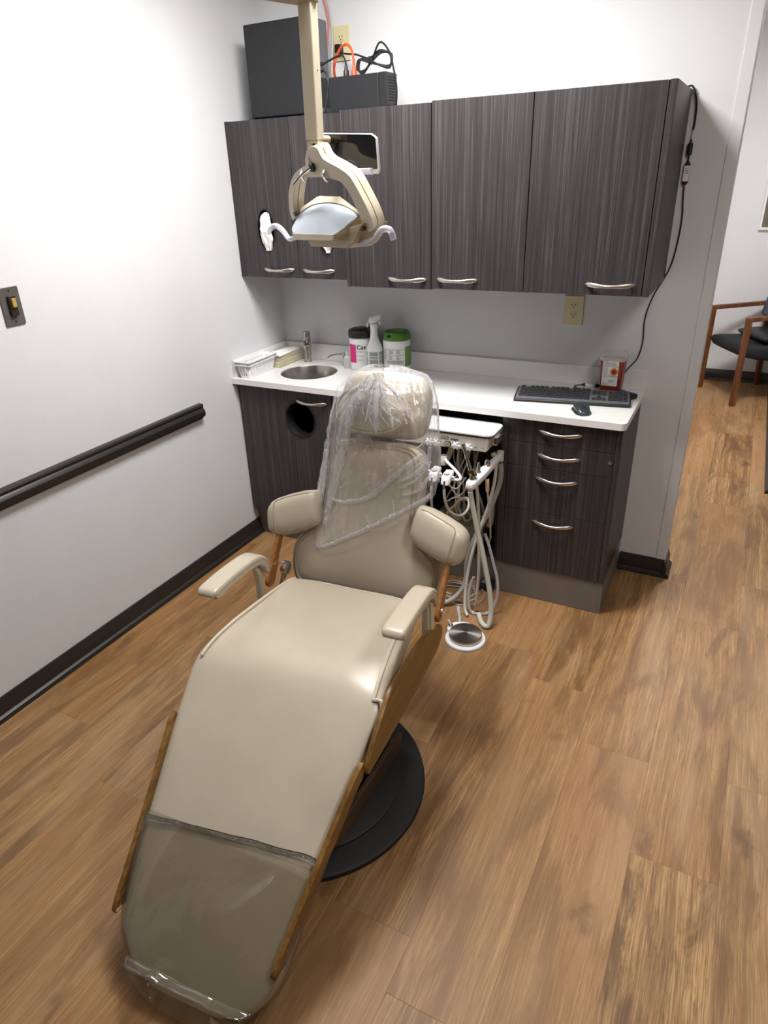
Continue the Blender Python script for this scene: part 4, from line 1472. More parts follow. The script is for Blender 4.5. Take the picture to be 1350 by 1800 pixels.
# ------------------------------------------------------------------ dental delivery unit pulled out of the bay
t = thing('dental_delivery_unit', 'dental delivery tray with a white top, control knobs and instrument holders under the counter', 'dental unit', (1.1, -0.5, 0.7))
TZ = 0.796
tray = []
r_ = 0.030
for cx, cy, s in ((1.345, -0.600, -PI / 2), (1.345, -0.445, 0), (0.872, -0.445, PI / 2), (0.872, -0.600, PI)):
    ox = -r_ if cx > 1 else r_
    oy = r_ if cy < -0.5 else -r_
    for k in range(7):
        a = s + PI / 2 * k / 6
        tray.append((cx + ox + r_ * math.cos(a), cy + oy + r_ * math.sin(a)))
obj('tray_top', B().prism(tray, lambda u, v, d: Vector((u, v, TZ - 0.010 + d)), 0.010), M['white'], t, bevel=0.003)
tray2 = [(1.1085 + (u - 1.1085) * 0.985, -0.52 + (v + 0.52) * 0.95) for u, v in tray]
obj('tray_edge', B().prism(tray2, lambda u, v, d: Vector((u, v, TZ - 0.0162 + d)), 0.006), M['brown'], t)
sl = obj('slide_rail', B().box((1.300, -0.575, TZ - 0.052), (1.312, -0.30, TZ - 0.0275)), M['chrome'], t, smooth=0, bevel=0.001)
obj('slide_cover', B().box((1.3480, -0.590, TZ - 0.040), (1.3640, -0.4475, TZ - 0.010)), M['chrome'], t, smooth=0, bevel=0.002)
obj('slide_screw', B().cyl((1.3641, -0.520, TZ - 0.025), (1.3649, -0.520, TZ - 0.025), 0.007, n=20), M['slot'], t)
# control box
cz0, cz1 = 0.716, 0.7795
b = B()
fr = [(0.905, cz1), (1.326, cz1), (1.326, 0.728), (1.316, 0.720), (0.93, 0.716), (0.905, 0.722)]
b.prism(fr, lambda u, v, d: Vector((u, -0.594 + 0.10 * (cz1 - v) + d, v)), 0.14)
obj('control_box', b, M['offwhite'], t, bevel=0.003)
ff = lambda u, v, d: Vector((u, -0.594 + 0.10 * (cz1 - v) - d, v))
for kx in (1.082, 1.113, 1.197, 1.249):
    b = B()
    pts = []
    for k in range(72):
        a = 2 * PI * k / 72
        rr_ = 0.0140 + 0.0042 * math.cos(6 * a)
        pts.append((kx + rr_ * math.cos(a), 0.7340 + rr_ * math.sin(a)))
    b.prism(pts, lambda u, v, d: ff(u, v, d + 0.003), 0.010)
    kn = obj('knob', b, M['white'], t, bevel=0.0015)
    obj('knob_cap', B().prism(ellipse(kx, 0.7340, 0.0095, 0.0095, 28), lambda u, v, d: ff(u, v, d + 0.0131), 0.0035), M['white'], kn, bevel=0.0012)
gx, gz = 1.161, 0.7345
ga = obj('gauge', B().prism(ellipse(gx, gz, 0.0130, 0.0130, 36), lambda u, v, d: ff(u, v, d + 0.0005), 0.005), M['black'], t, bevel=0.001)
obj('gauge_face', B().prism(ellipse(gx, gz, 0.0100, 0.0100, 32), lambda u, v, d: ff(u, v, d + 0.0056), 0.0004), M['dial'], ga, smooth=0)
b = B()
b.prism([(gx - 0.006, gz - 0.004), (gx - 0.005, gz - 0.005), (gx + 0.005, gz + 0.005), (gx + 0.004, gz + 0.006)], lambda u, v, d: ff(u, v, d + 0.0062), 0.0003)
b.prism([(gx - 0.004, gz - 0.001), (gx + 0.006, gz - 0.001), (gx + 0.006, gz + 0.001), (gx - 0.004, gz + 0.001)], lambda u, v, d: ff(u, v, d + 0.0062), 0.0003)
obj('gauge_needle', b, M['inkblack'], ga, smooth=0)
b = text_mesh('DCI', 0.0185, lambda x, y, n: ff(1.146 + x, 0.7530 + y, n + 0.0004), 0.0002, 'CENTER', 0.3, 0.00025)
b2 = text_mesh('edge', 0.0175, lambda x, y, n: ff(1.188 + x, 0.7530 + y, n + 0.0004), 0.0002, 'CENTER', 0.3, 0.00025)
tm = bpy.data.meshes.new('tmp')
b2.bm.to_mesh(tm)
b2.bm.free()
b.bm.from_mesh(tm)
bpy.data.meshes.remove(tm)
obj('lettering', b, M['inkblack'], t, smooth=0)
b = B()
for u0 in (1.222, 1.272, 1.302):
    b.prism([(u0, 0.7350), (u0 + 0.009, 0.7350), (u0 + 0.009, 0.7367), (u0, 0.7367)], lambda u, v, d: ff(u, v, d + 0.0004), 0.0002)
obj('scale_marks', b, M['inkblack'], t, smooth=0)
# bracket that carries the box, and the shelf of fittings in the bay
obj('support_arm', B().ribbon([(1.20, -0.43, 0.688), (1.14, -0.36, 0.655), (1.07, -0.26, 0.62), (1.05, -0.10, 0.60)], (0.018, 0.018, 0), (0, 0, 0.014)), M['khaki'], t)
obj('support_arm', B().ribbon([(1.235, -0.43, 0.690), (1.27, -0.34, 0.668), (1.296, -0.20, 0.65), (1.296, -0.08, 0.645)], (0.016, 0.006, 0), (0, 0, 0.014)), M['khaki'], t)
# instrument holders on a bent white rod
post = V(1.137, -0.575, 0.658)
obj('holder_rod', B().tube([post + V(0.006, -0.004, 0.008), (1.158, -0.588, 0.655), (1.198, -0.606, 0.635), (1.228, -0.622, 0.616), (1.230, -0.634, 0.608), (1.212, -0.640, 0.607), (1.170, -0.640, 0.610), (1.10, -0.640, 0.617), (1.06, -0.640, 0.621)], 0.0062, 12), M['white'], t)
obj('rod_socket', B().lathe([(0.0135, 0.636), (0.0145, 0.640), (0.0145, 0.674), (0.0125, 0.677), (0.0120, 0.672)], (post.x, post.y, 0), n=28), M['offwhite'], t)
obj('rod_bracket', B().ribbon([(1.137, -0.575, 0.640), (1.135, -0.52, 0.65), (1.13, -0.45, 0.688)], (0.010, 0, 0), (0, 0, 0.006)), M['offwhite'], t)


def holder(x, z):
    y = -0.640
    h = obj('instrument_holder', B().superloft([(V(x, y + 0.024, z + 0.007), V(0.012, 0, 0.002), V(0, 0.003, 0.010)), (V(x, y + 0.020, z + 0.006), V(0.0175, 0, 0), V(0, 0.004, 0.016)), (V(x, y - 0.006, z), V(0.0190, 0, 0), V(0, 0.006, 0.0200)), (V(x, y - 0.026, z - 0.006), V(0.0185, 0, 0), V(0, 0.006, 0.0185)), (V(x, y - 0.032, z - 0.008), V(0.0140, 0, 0), V(0, 0.004, 0.0130))], p=4.5, n=28), M['white'], t)
    obj('holder_cup', B().lathe([(0.0130, 0.0), (0.0118, 0.0015), (0.0095, -0.004), (0.004, -0.007)], (x - 0.001, y - 0.008, z + 0.0205), n=24), M['offwhite'], h)
    obj('finger_lever', B().cyl((x + 0.016, y - 0.004, z + 0.004), (x + 0.030, y - 0.004, z + 0.004), 0.0042, n=12), M['white'], h)
    obj('hose_nut', B().tube([(x - 0.001, y - 0.030, z - 0.006), (x - 0.002, y - 0.034, z - 0.022), (x - 0.002, y - 0.034, z - 0.040)], [0.0045, 0.0058, 0.0058], n=12, smooth=4), M['steel'], h)
    return h


for hx, hz in ((1.078, 0.626), (1.128, 0.621), (1.182, 0.614)):
    holder(hx, hz)


def hose(name, label, pts, r, m, group='tubing hanging in and below the bay', extra=None):
    tt = thing(name, label, 'hose', pts[0], group=group)
    obj('hose_tube', B().tube(pts, r, 12, smooth=8), M[m], tt)
    if extra:
        extra(tt)
    return tt


obj('handpiece_hose', B().tube([(1.126, -0.674, 0.585), (1.124, -0.672, 0.54), (1.117, -0.650, 0.47), (1.104, -0.600, 0.39), (1.085, -0.52, 0.31), (1.08, -0.44, 0.262), (1.08, -0.36, 0.26)], 0.0058, 10), M['hose'], t)
obj('handpiece_hose', B().tube([(1.180, -0.674, 0.578), (1.183, -0.672, 0.53), (1.191, -0.655, 0.48), (1.206, -0.63, 0.447), (1.228, -0.60, 0.432), (1.243, -0.57, 0.447), (1.240, -0.545, 0.472), (1.222, -0.53, 0.480), (1.190, -0.515, 0.458), (1.160, -0.50, 0.42), (1.12, -0.48, 0.37), (1.10, -0.40, 0.31), (1.10, -0.32, 0.26)], 0.0058, 10), M['hose'], t)
obj('handpiece_hose', B().tube([(1.076, -0.674, 0.590), (1.074, -0.66, 0.52), (1.066, -0.62, 0.43), (1.05, -0.52, 0.32), (1.03, -0.42, 0.26)], 0.0058, 10), M['hose'], t)
# bundle of small tubes inside the bay
rg = random.Random(9)
for i in range(9):
    x = 1.120 + 0.012 * i + rg.uniform(-0.004, 0.004)
    y = -0.40 + rg.uniform(-0.05, 0.07)
    pts = [(x, max(y + 0.04, -0.45), 0.714), (x + rg.uniform(-0.01, 0.02), y, 0.62), (x + rg.uniform(-0.02, 0.03), y - 0.03, 0.52), (x + rg.uniform(-0.03, 0.03), y - 0.02, 0.40), (x + rg.uniform(-0.05, 0.02), y + 0.03, 0.31), (x + rg.uniform(-0.09, 0.0), y + 0.08, 0.290)]
    obj('supply_tube', B().tube(pts, rg.choice((0.0032, 0.0045, 0.0055)), 8), M[rg.choice(('hose', 'hosegrey', 'offwhite'))], t)
obj('supply_tube', B().tube([(1.120, -0.56, 0.57), (1.150, -0.55, 0.535), (1.180, -0.54, 0.52), (1.200, -0.53, 0.545), (1.215, -0.52, 0.57)], 0.0030, 8), M['white'], t)
obj('supply_tube', B().tube([(1.150, -0.56, 0.57), (1.165, -0.55, 0.52), (1.190, -0.54, 0.49), (1.212, -0.53, 0.51), (1.222, -0.52, 0.56)], 0.0030, 8), M['hose'], t)
obj('supply_tube', B().tube([(1.135, -0.52, 0.445), (1.160, -0.51, 0.462), (1.190, -0.50, 0.462), (1.215, -0.48, 0.44)], 0.0032, 8), M['white'], t)
# junction block the tubes run into
t = thing('junction_block', 'pale junction block with fittings on the bay floor behind the tubing', 'junction block', (1.14, -0.25, ZT + 0.02))
obj('block_body', B().box((0.985, -0.36, ZT + 0.0185), (1.245, -0.13, ZT + 0.095)), M['khaki'], t, smooth=0, bevel=0.004)
for i in range(5):
    obj('fitting', B().cyl((1.02 + i * 0.045, -0.30 + 0.02 * (i % 2), ZT + 0.095), (1.02 + i * 0.045, -0.30 + 0.02 * (i % 2), ZT + 0.118), 0.009, n=16), M['offwhite'], t)

# ---- assistant's arm with suction and syringe
t = thing('assistant_arm', 'white holder bar beside the drawers carrying the syringe and suction hoses', 'dental arm', (1.30, -0.55, 0.60))
a0, a1 = V(1.292, -0.690, 0.612), V(1.338, -0.475, 0.662)
dv = (a1 - a0).normalized()
sd = dv.cross(V(0, 0, 1)).normalized()
upv = sd.cross(dv)
b = B().superloft([(a0 + dv * q + upv * z, sd * w, upv * h) for q, w, h, z in ((-0.002, 0.010, 0.010, 0), (0.004, 0.019, 0.017, 0), (0.030, 0.0215, 0.0180, 0.001), (0.10, 0.0205, 0.0170, 0.001), (0.16, 0.0165, 0.0145, 0), (0.205, 0.0125, 0.0125, 0), (0.232, 0.0120, 0.0120, 0), (0.236, 0.009, 0.009, 0))], p=3.6, n=30)
obj('arm_bar', b, M['white'], t, smooth=50)
obj('arm_nose', B().ball(a0 + dv * 0.004 - upv * 0.002, 0.0185, s=(1, 0.8, 1)), M['offwhite'], t)
c = a0 + dv * 0.135 + upv * 0.017
obj('valve_knob', B().lathe([(0.0130, -0.002), (0.0130, 0.006), (0.0115, 0.007), (0.0115, 0.016), (0.008, 0.023), (0.003, 0.0255)], c, n=26), M['chrome'], t)
c2 = a0 + dv * 0.075 + upv * 0.017
obj('valve_stem', B().lathe([(0.0120, -0.001), (0.0120, 0.004), (0.0085, 0.008), (0.0080, 0.024), (0.0050, 0.038), (0.0050, 0.043)], c2 + sd * -0.004, n=24), M['chrome'], t)
obj('pivot_knuckle', B().cyl(a1 + V(0.002, 0.010, -0.018), a1 + V(0.002, 0.010, 0.022), 0.0140, n=24), M['offwhite'], t)
obj('swing_post', B().tube([a1 + V(-0.004, 0.018, 0.0), (1.305, -0.445, 0.655), (1.297, -0.40, 0.64), (1.295, -0.34, 0.615), (1.290, -0.2, 0.60)], 0.0105, 14), M['offwhite'], t)

t = thing('dental_syringe', 'chrome air and water syringe standing in the white holder bar', 'syringe', (1.28, -0.66, 0.63))
s0 = a0 + dv * 0.030 + upv * 0.0185
s1 = V(1.2515, -0.662, 0.772)
sdv = (s1 - s0).normalized()
obj('syringe_body', B().tube([s0, s0 + sdv * 0.035, s0 + sdv * 0.07, s1], [0.0098, 0.0108, 0.0085, 0.0072, 0.0070, 0.0074], n=18, smooth=5), M['chrome'], t)
obj('syringe_collar', B().cyl(s0 - sdv * 0.0005, s0 + sdv * 0.012, 0.0135, 0.0120, n=22), M['chrome'], t)
obj('button_block', B().superloft([(s0 + sdv * q + V(0.006, 0, 0), V(0.014, 0, 0), V(0, 0.011, 0)) for q in (0.016, 0.020, 0.036, 0.040)], p=4, n=22), M['chrome'], t)
obj('button', B().cyl(s0 + sdv * 0.030 + V(-0.004, -0.012, 0), s0 + sdv * 0.030 + V(-0.005, -0.0175, 0), 0.0068, n=18), M['brown'], t)
obj('button', B().cyl(s0 + sdv * 0.034 + V(0.018, -0.008, 0), s0 + sdv * 0.034 + V(0.022, -0.0125, 0.004), 0.0058, n=18), M['chrome'], t)

zf = 0.0115
hose('suction_hose', 'thick pale suction hose hanging from the front of the white holder bar to the floor', [(1.296, -0.690, 0.592), (1.300, -0.686, 0.560), (1.312, -0.684, 0.50), (1.330, -0.684, 0.42), (1.352, -0.686, 0.34), (1.376, -0.690, 0.24), (1.397, -0.697, 0.15), (1.409, -0.710, 0.07), (1.408, -0.728, 0.020), (1.392, -0.732, zf), (1.365, -0.705, zf), (1.345, -0.672, 0.020)], 0.0105, 'hose')
hose('suction_hose', 'slim pale hose running straight down behind the thick suction hose', [(1.305, -0.640, 0.590), (1.310, -0.634, 0.52), (1.316, -0.632, 0.43), (1.322, -0.635, 0.30), (1.326, -0.640, 0.19), (1.324, -0.646, 0.09), (1.319, -0.642, 0.040), (1.314, -0.632, 0.026)], 0.0062, 'hose')
hose('clear_hose', 'clear hose drooping in a wide loop to the right of the suction hoses', [(1.318, -0.555, 0.345), (1.345, -0.575, 0.300), (1.372, -0.592, 0.235), (1.398, -0.604, 0.155), (1.400, -0.612, 0.075), (1.378, -0.634, 0.015), (1.335, -0.657, 0.0075), (1.300, -0.656, 0.014), (1.286, -0.645, 0.075), (1.290, -0.630, 0.130), (1.300, -0.625, 0.165)], 0.0062, 'cleartube')
hose('suction_hose', 'grey hose sweeping from the rear of the holder bar down and left to the floor', [(1.343, -0.464, 0.630), (1.346, -0.462, 0.59), (1.340, -0.462, 0.53), (1.318, -0.490, 0.44), (1.290, -0.520, 0.36), (1.262, -0.548, 0.28), (1.247, -0.565, 0.20), (1.246, -0.575, 0.11), (1.232, -0.600, 0.058), (1.195, -0.640, 0.024), (1.140, -0.668, zf), (1.08, -0.685, zf)], 0.0105, 'hosegrey')
hose('suction_hose', 'second pale hose crossing the thick one from the rear of the holder bar', [(1.336, -0.500, 0.638), (1.334, -0.510, 0.56), (1.322, -0.545, 0.46), (1.306, -0.585, 0.38), (1.288, -0.615, 0.28), (1.276, -0.632, 0.18), (1.272, -0.645, 0.10), (1.280, -0.668, 0.030), (1.300, -0.690, 0.0085)], 0.0068, 'hose')


def peach(tt):
    obj('ejector_handle', B().tube([(1.331, -0.597, 0.612), (1.333, -0.598, 0.60), (1.336, -0.600, 0.560)], [0.008, 0.0085, 0.0070], n=14), M['peach'], tt)


hose('saliva_ejector', 'thin hose with a peach coloured handle under the holder bar', [(1.336, -0.600, 0.560), (1.340, -0.596, 0.52), (1.343, -0.585, 0.46), (1.338, -0.55, 0.38), (1.325, -0.50, 0.30), (1.305, -0.455, 0.24), (1.295, -0.40, 0.20)], 0.0038, 'hose', extra=peach)
hose('drain_hose', 'pair of fat grey hoses lying low at the back of the bay', [(1.300, -0.40, 0.42), (1.298, -0.40, 0.36), (1.290, -0.395, 0.31), (1.272, -0.36, 0.285), (1.268, -0.25, 0.275)], 0.013, 'hosegrey')

# loose black lead and grey coil on the floor
cord('power_cable', 'thick black lead hanging from the bay in a loop behind the chair arm', 'power cord', [(1.225, -0.390, 0.185), (1.195, -0.435, 0.195), (1.150, -0.48, 0.15), (1.120, -0.50, 0.10), (1.112, -0.505, 0.045), (1.108, -0.500, 0.020), (1.098, -0.470, 0.0058), (1.060, -0.455, 0.0058), (1.0, -0.45, 0.0058)], 0.0052, M['black'])
t = thing('cable_coil', 'loose grey cables coiled on the floor behind the foot pedal', 'cable', (1.20, -0.53, 0))
pts = []
rg = random.Random(2)
for i in range(30):
    a = i * 2 * PI / 11 + 0.5
    q = 0.055 + 0.022 * rg.random()
    pts.append((1.205 + q * 1.25 * math.cos(a), -0.540 + q * math.sin(a), 0.0035 + 0.0009 * i))
obj('cord', B().tube(pts, 0.0026, 8, smooth=5), M['greycord'], t)
pts = [(1.12, -0.50, 0.0035), (1.16, -0.60, 0.0035), (1.24, -0.62, 0.0035), (1.31, -0.57, 0.0035), (1.30, -0.48, 0.006), (1.22, -0.455, 0.008), (1.15, -0.48, 0.010)]
obj('cord', B().tube(pts, 0.0028, 8), M['hosegrey'], t)
t = thing('foot_switch_box', 'flat black box on the floor against the grey toe kick', 'box', (1.318, -0.44, 0))
obj('box_body', B().box((1.266, -0.4695, 0.0005), (1.3330, -0.400, 0.030)), M['black'], t, smooth=0, bevel=0.004)
obj('box_plate', B().box((1.274, -0.452, 0.030), (1.300, -0.420, 0.0312)), M['bezel'], t, smooth=0)

# ---- round foot pedal
PX, PY = 1.3465, -0.838
t = thing('foot_pedal', 'round steel topped foot control with a white base and toggle on the floor', 'foot pedal', (PX, PY, 0), RAD(28), local=True)
b = B().lathe([(0.080, 0.001), (0.082, 0.004), (0.080, 0.010), (0.072, 0.013), (0.060, 0.014)], (0, 0, 0), n=64)
obj('base_ring', b, M['white'], t)
b = B()
lob = []
for k in range(40):
    a = 2 * PI * k / 40
    lob.append((-0.012 + 0.056 * math.cos(a), 0.052 + 0.044 * math.sin(a)))
b.prism(lob, lambda u, v, d: Vector((u, v, 0.001 + d)), 0.022)
obj('valve_housing', b, M['white'], t, bevel=0.005, seg=3)
b = B().lathe([(0.062, 0.0142), (0.0655, 0.016), (0.0665, 0.024), (0.0660, 0.033), (0.0645, 0.0355), (0.002, 0.0385)], (0, 0, 0), n=72)
DISC = M['steel'].copy()
DISC.name = 'spun_steel'
nt = DISC.node_tree
pr_ = [n for n in nt.nodes if n.type == 'BSDF_PRINCIPLED'][0]
pr_.inputs['Anisotropic'].default_value = 0.85
pr_.inputs['Roughness'].default_value = 0.34
tg = nt.nodes.new('ShaderNodeTangent')
tg.direction_type = 'RADIAL'
tg.axis = 'Z'
nt.links.new(tg.outputs[0], pr_.inputs['Tangent'])
obj('pedal_disc', b, DISC, t, smooth=30)
obj('toggle_base', B().cyl((-0.052, 0.062, 0.022), (-0.052, 0.062, 0.031), 0.010, n=20), M['nickel'], t)
obj('toggle_lever', B().tube([(-0.052, 0.062, 0.030), (-0.056, 0.064, 0.040), (-0.062, 0.067, 0.052)], [0.003, 0.0035, 0.004], n=10, smooth=3), M['white'], t)
obj('pedal_hose', B().tube([(-0.012, 0.090, 0.020), (-0.010, 0.110, 0.030), (-0.012, 0.130, 0.050), (-0.010, 0.160, 0.050), (0.0, 0.175, 0.030)], 0.0070, 12), M['cleartube'], t)

# ------------------------------------------------------------------ operating lamp
t = thing('dental_lamp', 'beige overhead dental lamp with a yoke, shield and clear handles', 'lamp', (1.0, -1.2, 2.09))
Pm = lambda L_: [Vector(p) for p in L_]
e = V(0.88295, -0.46947, 0)
n0 = V(0.46947, 0.88295, 0)
POSTX, POSTY = 1.006, -1.182
# post: a square hanging tube turned like the room
def sqpost(z0, z1, x0, y0, x1, y1, hw, hd_):
    b = B()
    b.loft([[Vector((x + sx * hw, y + sy * hd_, z)) for sx, sy in ((-1, -1), (1, -1), (1, 1), (-1, 1))] for z, x, y in ((z0, x0, y0), (z1, x1, y1))])
    return b
obj('upper_post', sqpost(1.797, 2.15, 0.999, POSTY, 1.003, POSTY, 0.0190, 0.0180), M['lamp'], t, smooth=0, bevel=0.003)
obj('lower_post', sqpost(1.742, 1.7965, 0.999, POSTY, 0.999, POSTY, 0.0175, 0.0160), M['lamp'], t, smooth=0, bevel=0.002)
obj('post_hole', B().cyl((1.004, POSTY - 0.0161, 1.786), (1.004, POSTY - 0.0172, 1.786), 0.004, n=16), M['slot'], t)
obj('post_hole', B().cyl((1.0221, POSTY - 0.002, 1.955), (1.0225, POSTY - 0.002, 1.955), 0.0022, n=12), M['slot'], t)
ad = V(-0.292, -0.956, 0)
h0 = V(1.003, POSTY + 0.02, 2.125)
b = B()
sd = V(-ad.y, ad.x, 0)
for_r = []
for q in (0.0, 0.95):
    c = h0 + ad * q
    for_r.append([c + sd * (sx * 0.030) + V(0, 0, sz * 0.026) for sx, sz in ((-1, -1), (1, -1), (1, 1), (-1, 1))])
b.loft(for_r)
obj('horizontal_arm', b, M['lamp_shaded'], t, smooth=0, bevel=0.004)
c = h0 + ad * 0.93
obj('ceiling_post', B().cyl(c + V(0, 0, 0.026), V(c.x, c.y, CEIL - 0.03), 0.030, n=28), M['lamp'], t)
obj('ceiling_plate', B().cyl(V(c.x, c.y, CEIL - 0.03), V(c.x, c.y, CEIL - 0.0005), 0.10, n=36), M['lamp'], t)

YL = Pm([(0.9594, -1.1777, 1.7376), (0.9016, -1.1424, 1.7214), (0.8655, -1.1166, 1.6981), (0.8357, -1.0904, 1.6617), (0.8196, -1.0690, 1.6160), (0.8234, -1.0639, 1.5908)])
YLi = Pm([(0.8456, -1.0775, 1.5973), (0.8484, -1.0887, 1.6317), (0.8754, -1.1157, 1.6763), (0.9007, -1.1360, 1.7004), (0.9517, -1.1652, 1.7079)])
YR = Pm([(0.9791, -1.1982, 1.7730), (0.9952, -1.2089, 1.7803), (1.0150, -1.2197, 1.7815), (1.0316, -1.2268, 1.7753), (1.0410, -1.2272, 1.7590), (1.0581, -1.2327, 1.7466), (1.1115, -1.2556, 1.7271), (1.1512, -1.2709, 1.7067), (1.1791, -1.2750, 1.6685), (1.2054, -1.2763, 1.6237), (1.2138, -1.2711, 1.5895), (1.1923, -1.2546, 1.5718)])
YRi = Pm([(1.1840, -1.2515, 1.5765), (1.1600, -1.2519, 1.6228), (1.1420, -1.2525, 1.6588), (1.1141, -1.2467, 1.6907), (1.0784, -1.2307, 1.7010), (1.0308, -1.2072, 1.7074)])
def smooth_open(P, k=4):
    return spline(P, k, False)
loop = smooth_open(YR + [])
loop = loop + [q for q in smooth_open(YRi)] + [V(0.990, -1.187, 1.7075)] + [q for q in smooth_open(list(reversed(YLi)))] + [q for q in smooth_open(list(reversed(YL)))] + [V(0.9660, -1.1880, 1.752)]
gd = (V(0, 0, -1) + n0 * 0.25)
nyoke = e.cross(gd).normalized()
if nyoke.y > 0:
    nyoke = -nyoke                       # towards the viewer's side
for nm, d0, d1, ins, mm in (('yoke', 0.0, -0.016, 1.0, 'lamp_shaded'), ('yoke_rear', -0.0185, -0.040, 1.0, 'lamp')):
    b = B()
    A0 = [b.bm.verts.new(p + nyoke * d0) for p in loop]
    A1 = [b.bm.verts.new(p + nyoke * d1) for p in loop]
    for ring in (A0, A1):
        es = [b.bm.edges.new((ring[i], ring[(i + 1) % len(ring)])) for i in range(len(ring))]
        bmesh.ops.triangle_fill(b.bm, use_beauty=True, edges=es)
    for i in range(len(A0)):
        k = (i + 1) % len(A0)
        b.face([A0[i], A0[k], A1[k], A1[i]])
    obj(nm, b, M['lamp'], t, smooth=30, bevel=0.002)
obj('yoke_gap', B().cyl(V(0.998, -1.190, 1.735), V(0.998, -1.190, 1.735) - nyoke * 0.03, 0.02, n=20), M['slot'], t)
# locking lever and two clips
kc = V(0.9956, -1.1957, 1.7331) + nyoke * 0.001
kn = obj('knob', B().lathe([(0.0115, 0), (0.0125, 0.003), (0.0110, 0.008), (0.006, 0.0095)], (0, 0, 0), n=24), M['black'], t)
kn.data.transform(Matrix.Translation(kc - OFF[t.name]) @ nyoke.to_track_quat('Z', 'Y').to_matrix().to_4x4() @ Matrix.Translation(OFF[t.name]))
p0 = kc + nyoke * 0.010
obj('lever', B().tube([p0, p0 + nyoke * 0.018 + V(-0.012, 0.0, -0.012), p0 + nyoke * 0.034 + V(-0.026, 0.006, -0.030)], [0.0042, 0.0038, 0.0036], n=12, smooth=3), M['chrome'], t)
for cx, cy, cz_ in ((0.9379, -1.1602, 1.7171), (1.0458, -1.2169, 1.7150)):
    c = V(cx, cy, cz_) + nyoke * 0.001
    obj('clip', B().ribbon([c + V(0, 0, 0.012), c + V(0, 0, 0) + nyoke * 0.005, c + V(0.004, -0.001, -0.012) + nyoke * 0.004, c + V(0.010, -0.004, -0.020)], e * 0.0045, nyoke * 0.0016), M['chrome'], t)
    obj('clip_screw', B().cyl(c + nyoke * 0.006, c + nyoke * 0.009, 0.0045, n=14), M['nickel'], t)
# head: shield, rim, front lip, under-body
LENS = Pm([(0.8774, -1.1386, 1.5602), (0.8603, -1.0964, 1.5946), (0.8816, -1.0862, 1.6163), (0.9261, -1.0919, 1.6337), (1.0026, -1.1255, 1.6393), (1.0770, -1.1704, 1.6321), (1.1453, -1.2222, 1.6146), (1.1133, -1.2312, 1.5885), (1.0718, -1.2332, 1.5648)])
RIM = Pm([(0.8599, -1.0824, 1.6088), (0.8769, -1.0763, 1.6240), (0.9385, -1.0788, 1.6537), (1.0443, -1.1341, 1.6523), (1.1440, -1.2154, 1.6209), (1.1520, -1.2270, 1.6132)])
LIP = Pm([(0.8750, -1.1386, 1.5602), (0.8718, -1.1370, 1.5412), (1.0763, -1.2457, 1.5493), (1.0812, -1.2483, 1.5660)])
BODY = Pm([(0.9152, -1.1261, 1.5385), (0.9274, -1.1325, 1.5222), (1.1080, -1.2286, 1.5281), (1.1395, -1.2453, 1.5421), (1.1822, -1.2680, 1.6073)])
head = B()
cen = sum(LENS, Vector()) / len(LENS)
ln = ((LENS[8] - LENS[0]).cross(LENS[4] - LENS[0])).normalized()
if ln.y > 0:
    ln = -ln
# shield: bulged fan grid
b = B()
rings = []
out_l = spline(LENS, 5, True)
for k in range(1, 7):
    f_ = k / 6
    rings.append([cen.lerp(p, f_) + ln * (0.016 * (1 - f_ * f_)) for p in out_l])
b.loft(rings, True, False)
obj('light_shield', b, M['shield'], t, smooth=80)
# housing behind the shield: from the lens outline back
b = B()
back = [cen.lerp(p, 1.04) - ln * 0.006 for p in out_l]
mid = [cen.lerp(p, 1.05) - ln * 0.018 for p in out_l]
end = [cen.lerp(p, 0.86) - ln * 0.040 for p in out_l]
b.loft([[cen.lerp(p, 1.0) - ln * 0.001 for p in out_l], back, mid, end], True, True)
obj('housing', b, M['lamp'], t, smooth=40)
# rim hood along the top edge
inner = spline(LENS[1:7], 4, False)
hood = list(RIM)
b = B()
def resample(P, n):
    L = [0]
    for i in range(1, len(P)):
        L.append(L[-1] + (P[i] - P[i - 1]).length)
    out = []
    for k in range(n):
        s = L[-1] * k / (n - 1)
        i = 0
        while i < len(P) - 2 and L[i + 1] < s:
            i += 1
        out.append(P[i].lerp(P[i + 1], (s - L[i]) / max(1e-9, L[i + 1] - L[i])))
    return out
hi_, ho_ = resample(inner, 30), resample(hood, 30)
b.loft([[a, a + ln * 0.004, c + ln * 0.006, c - ln * 0.012, a - ln * 0.012] for a, c in zip(hi_, ho_)], True, True)
obj('rim_hood', b, M['lamp'], t, smooth=40)
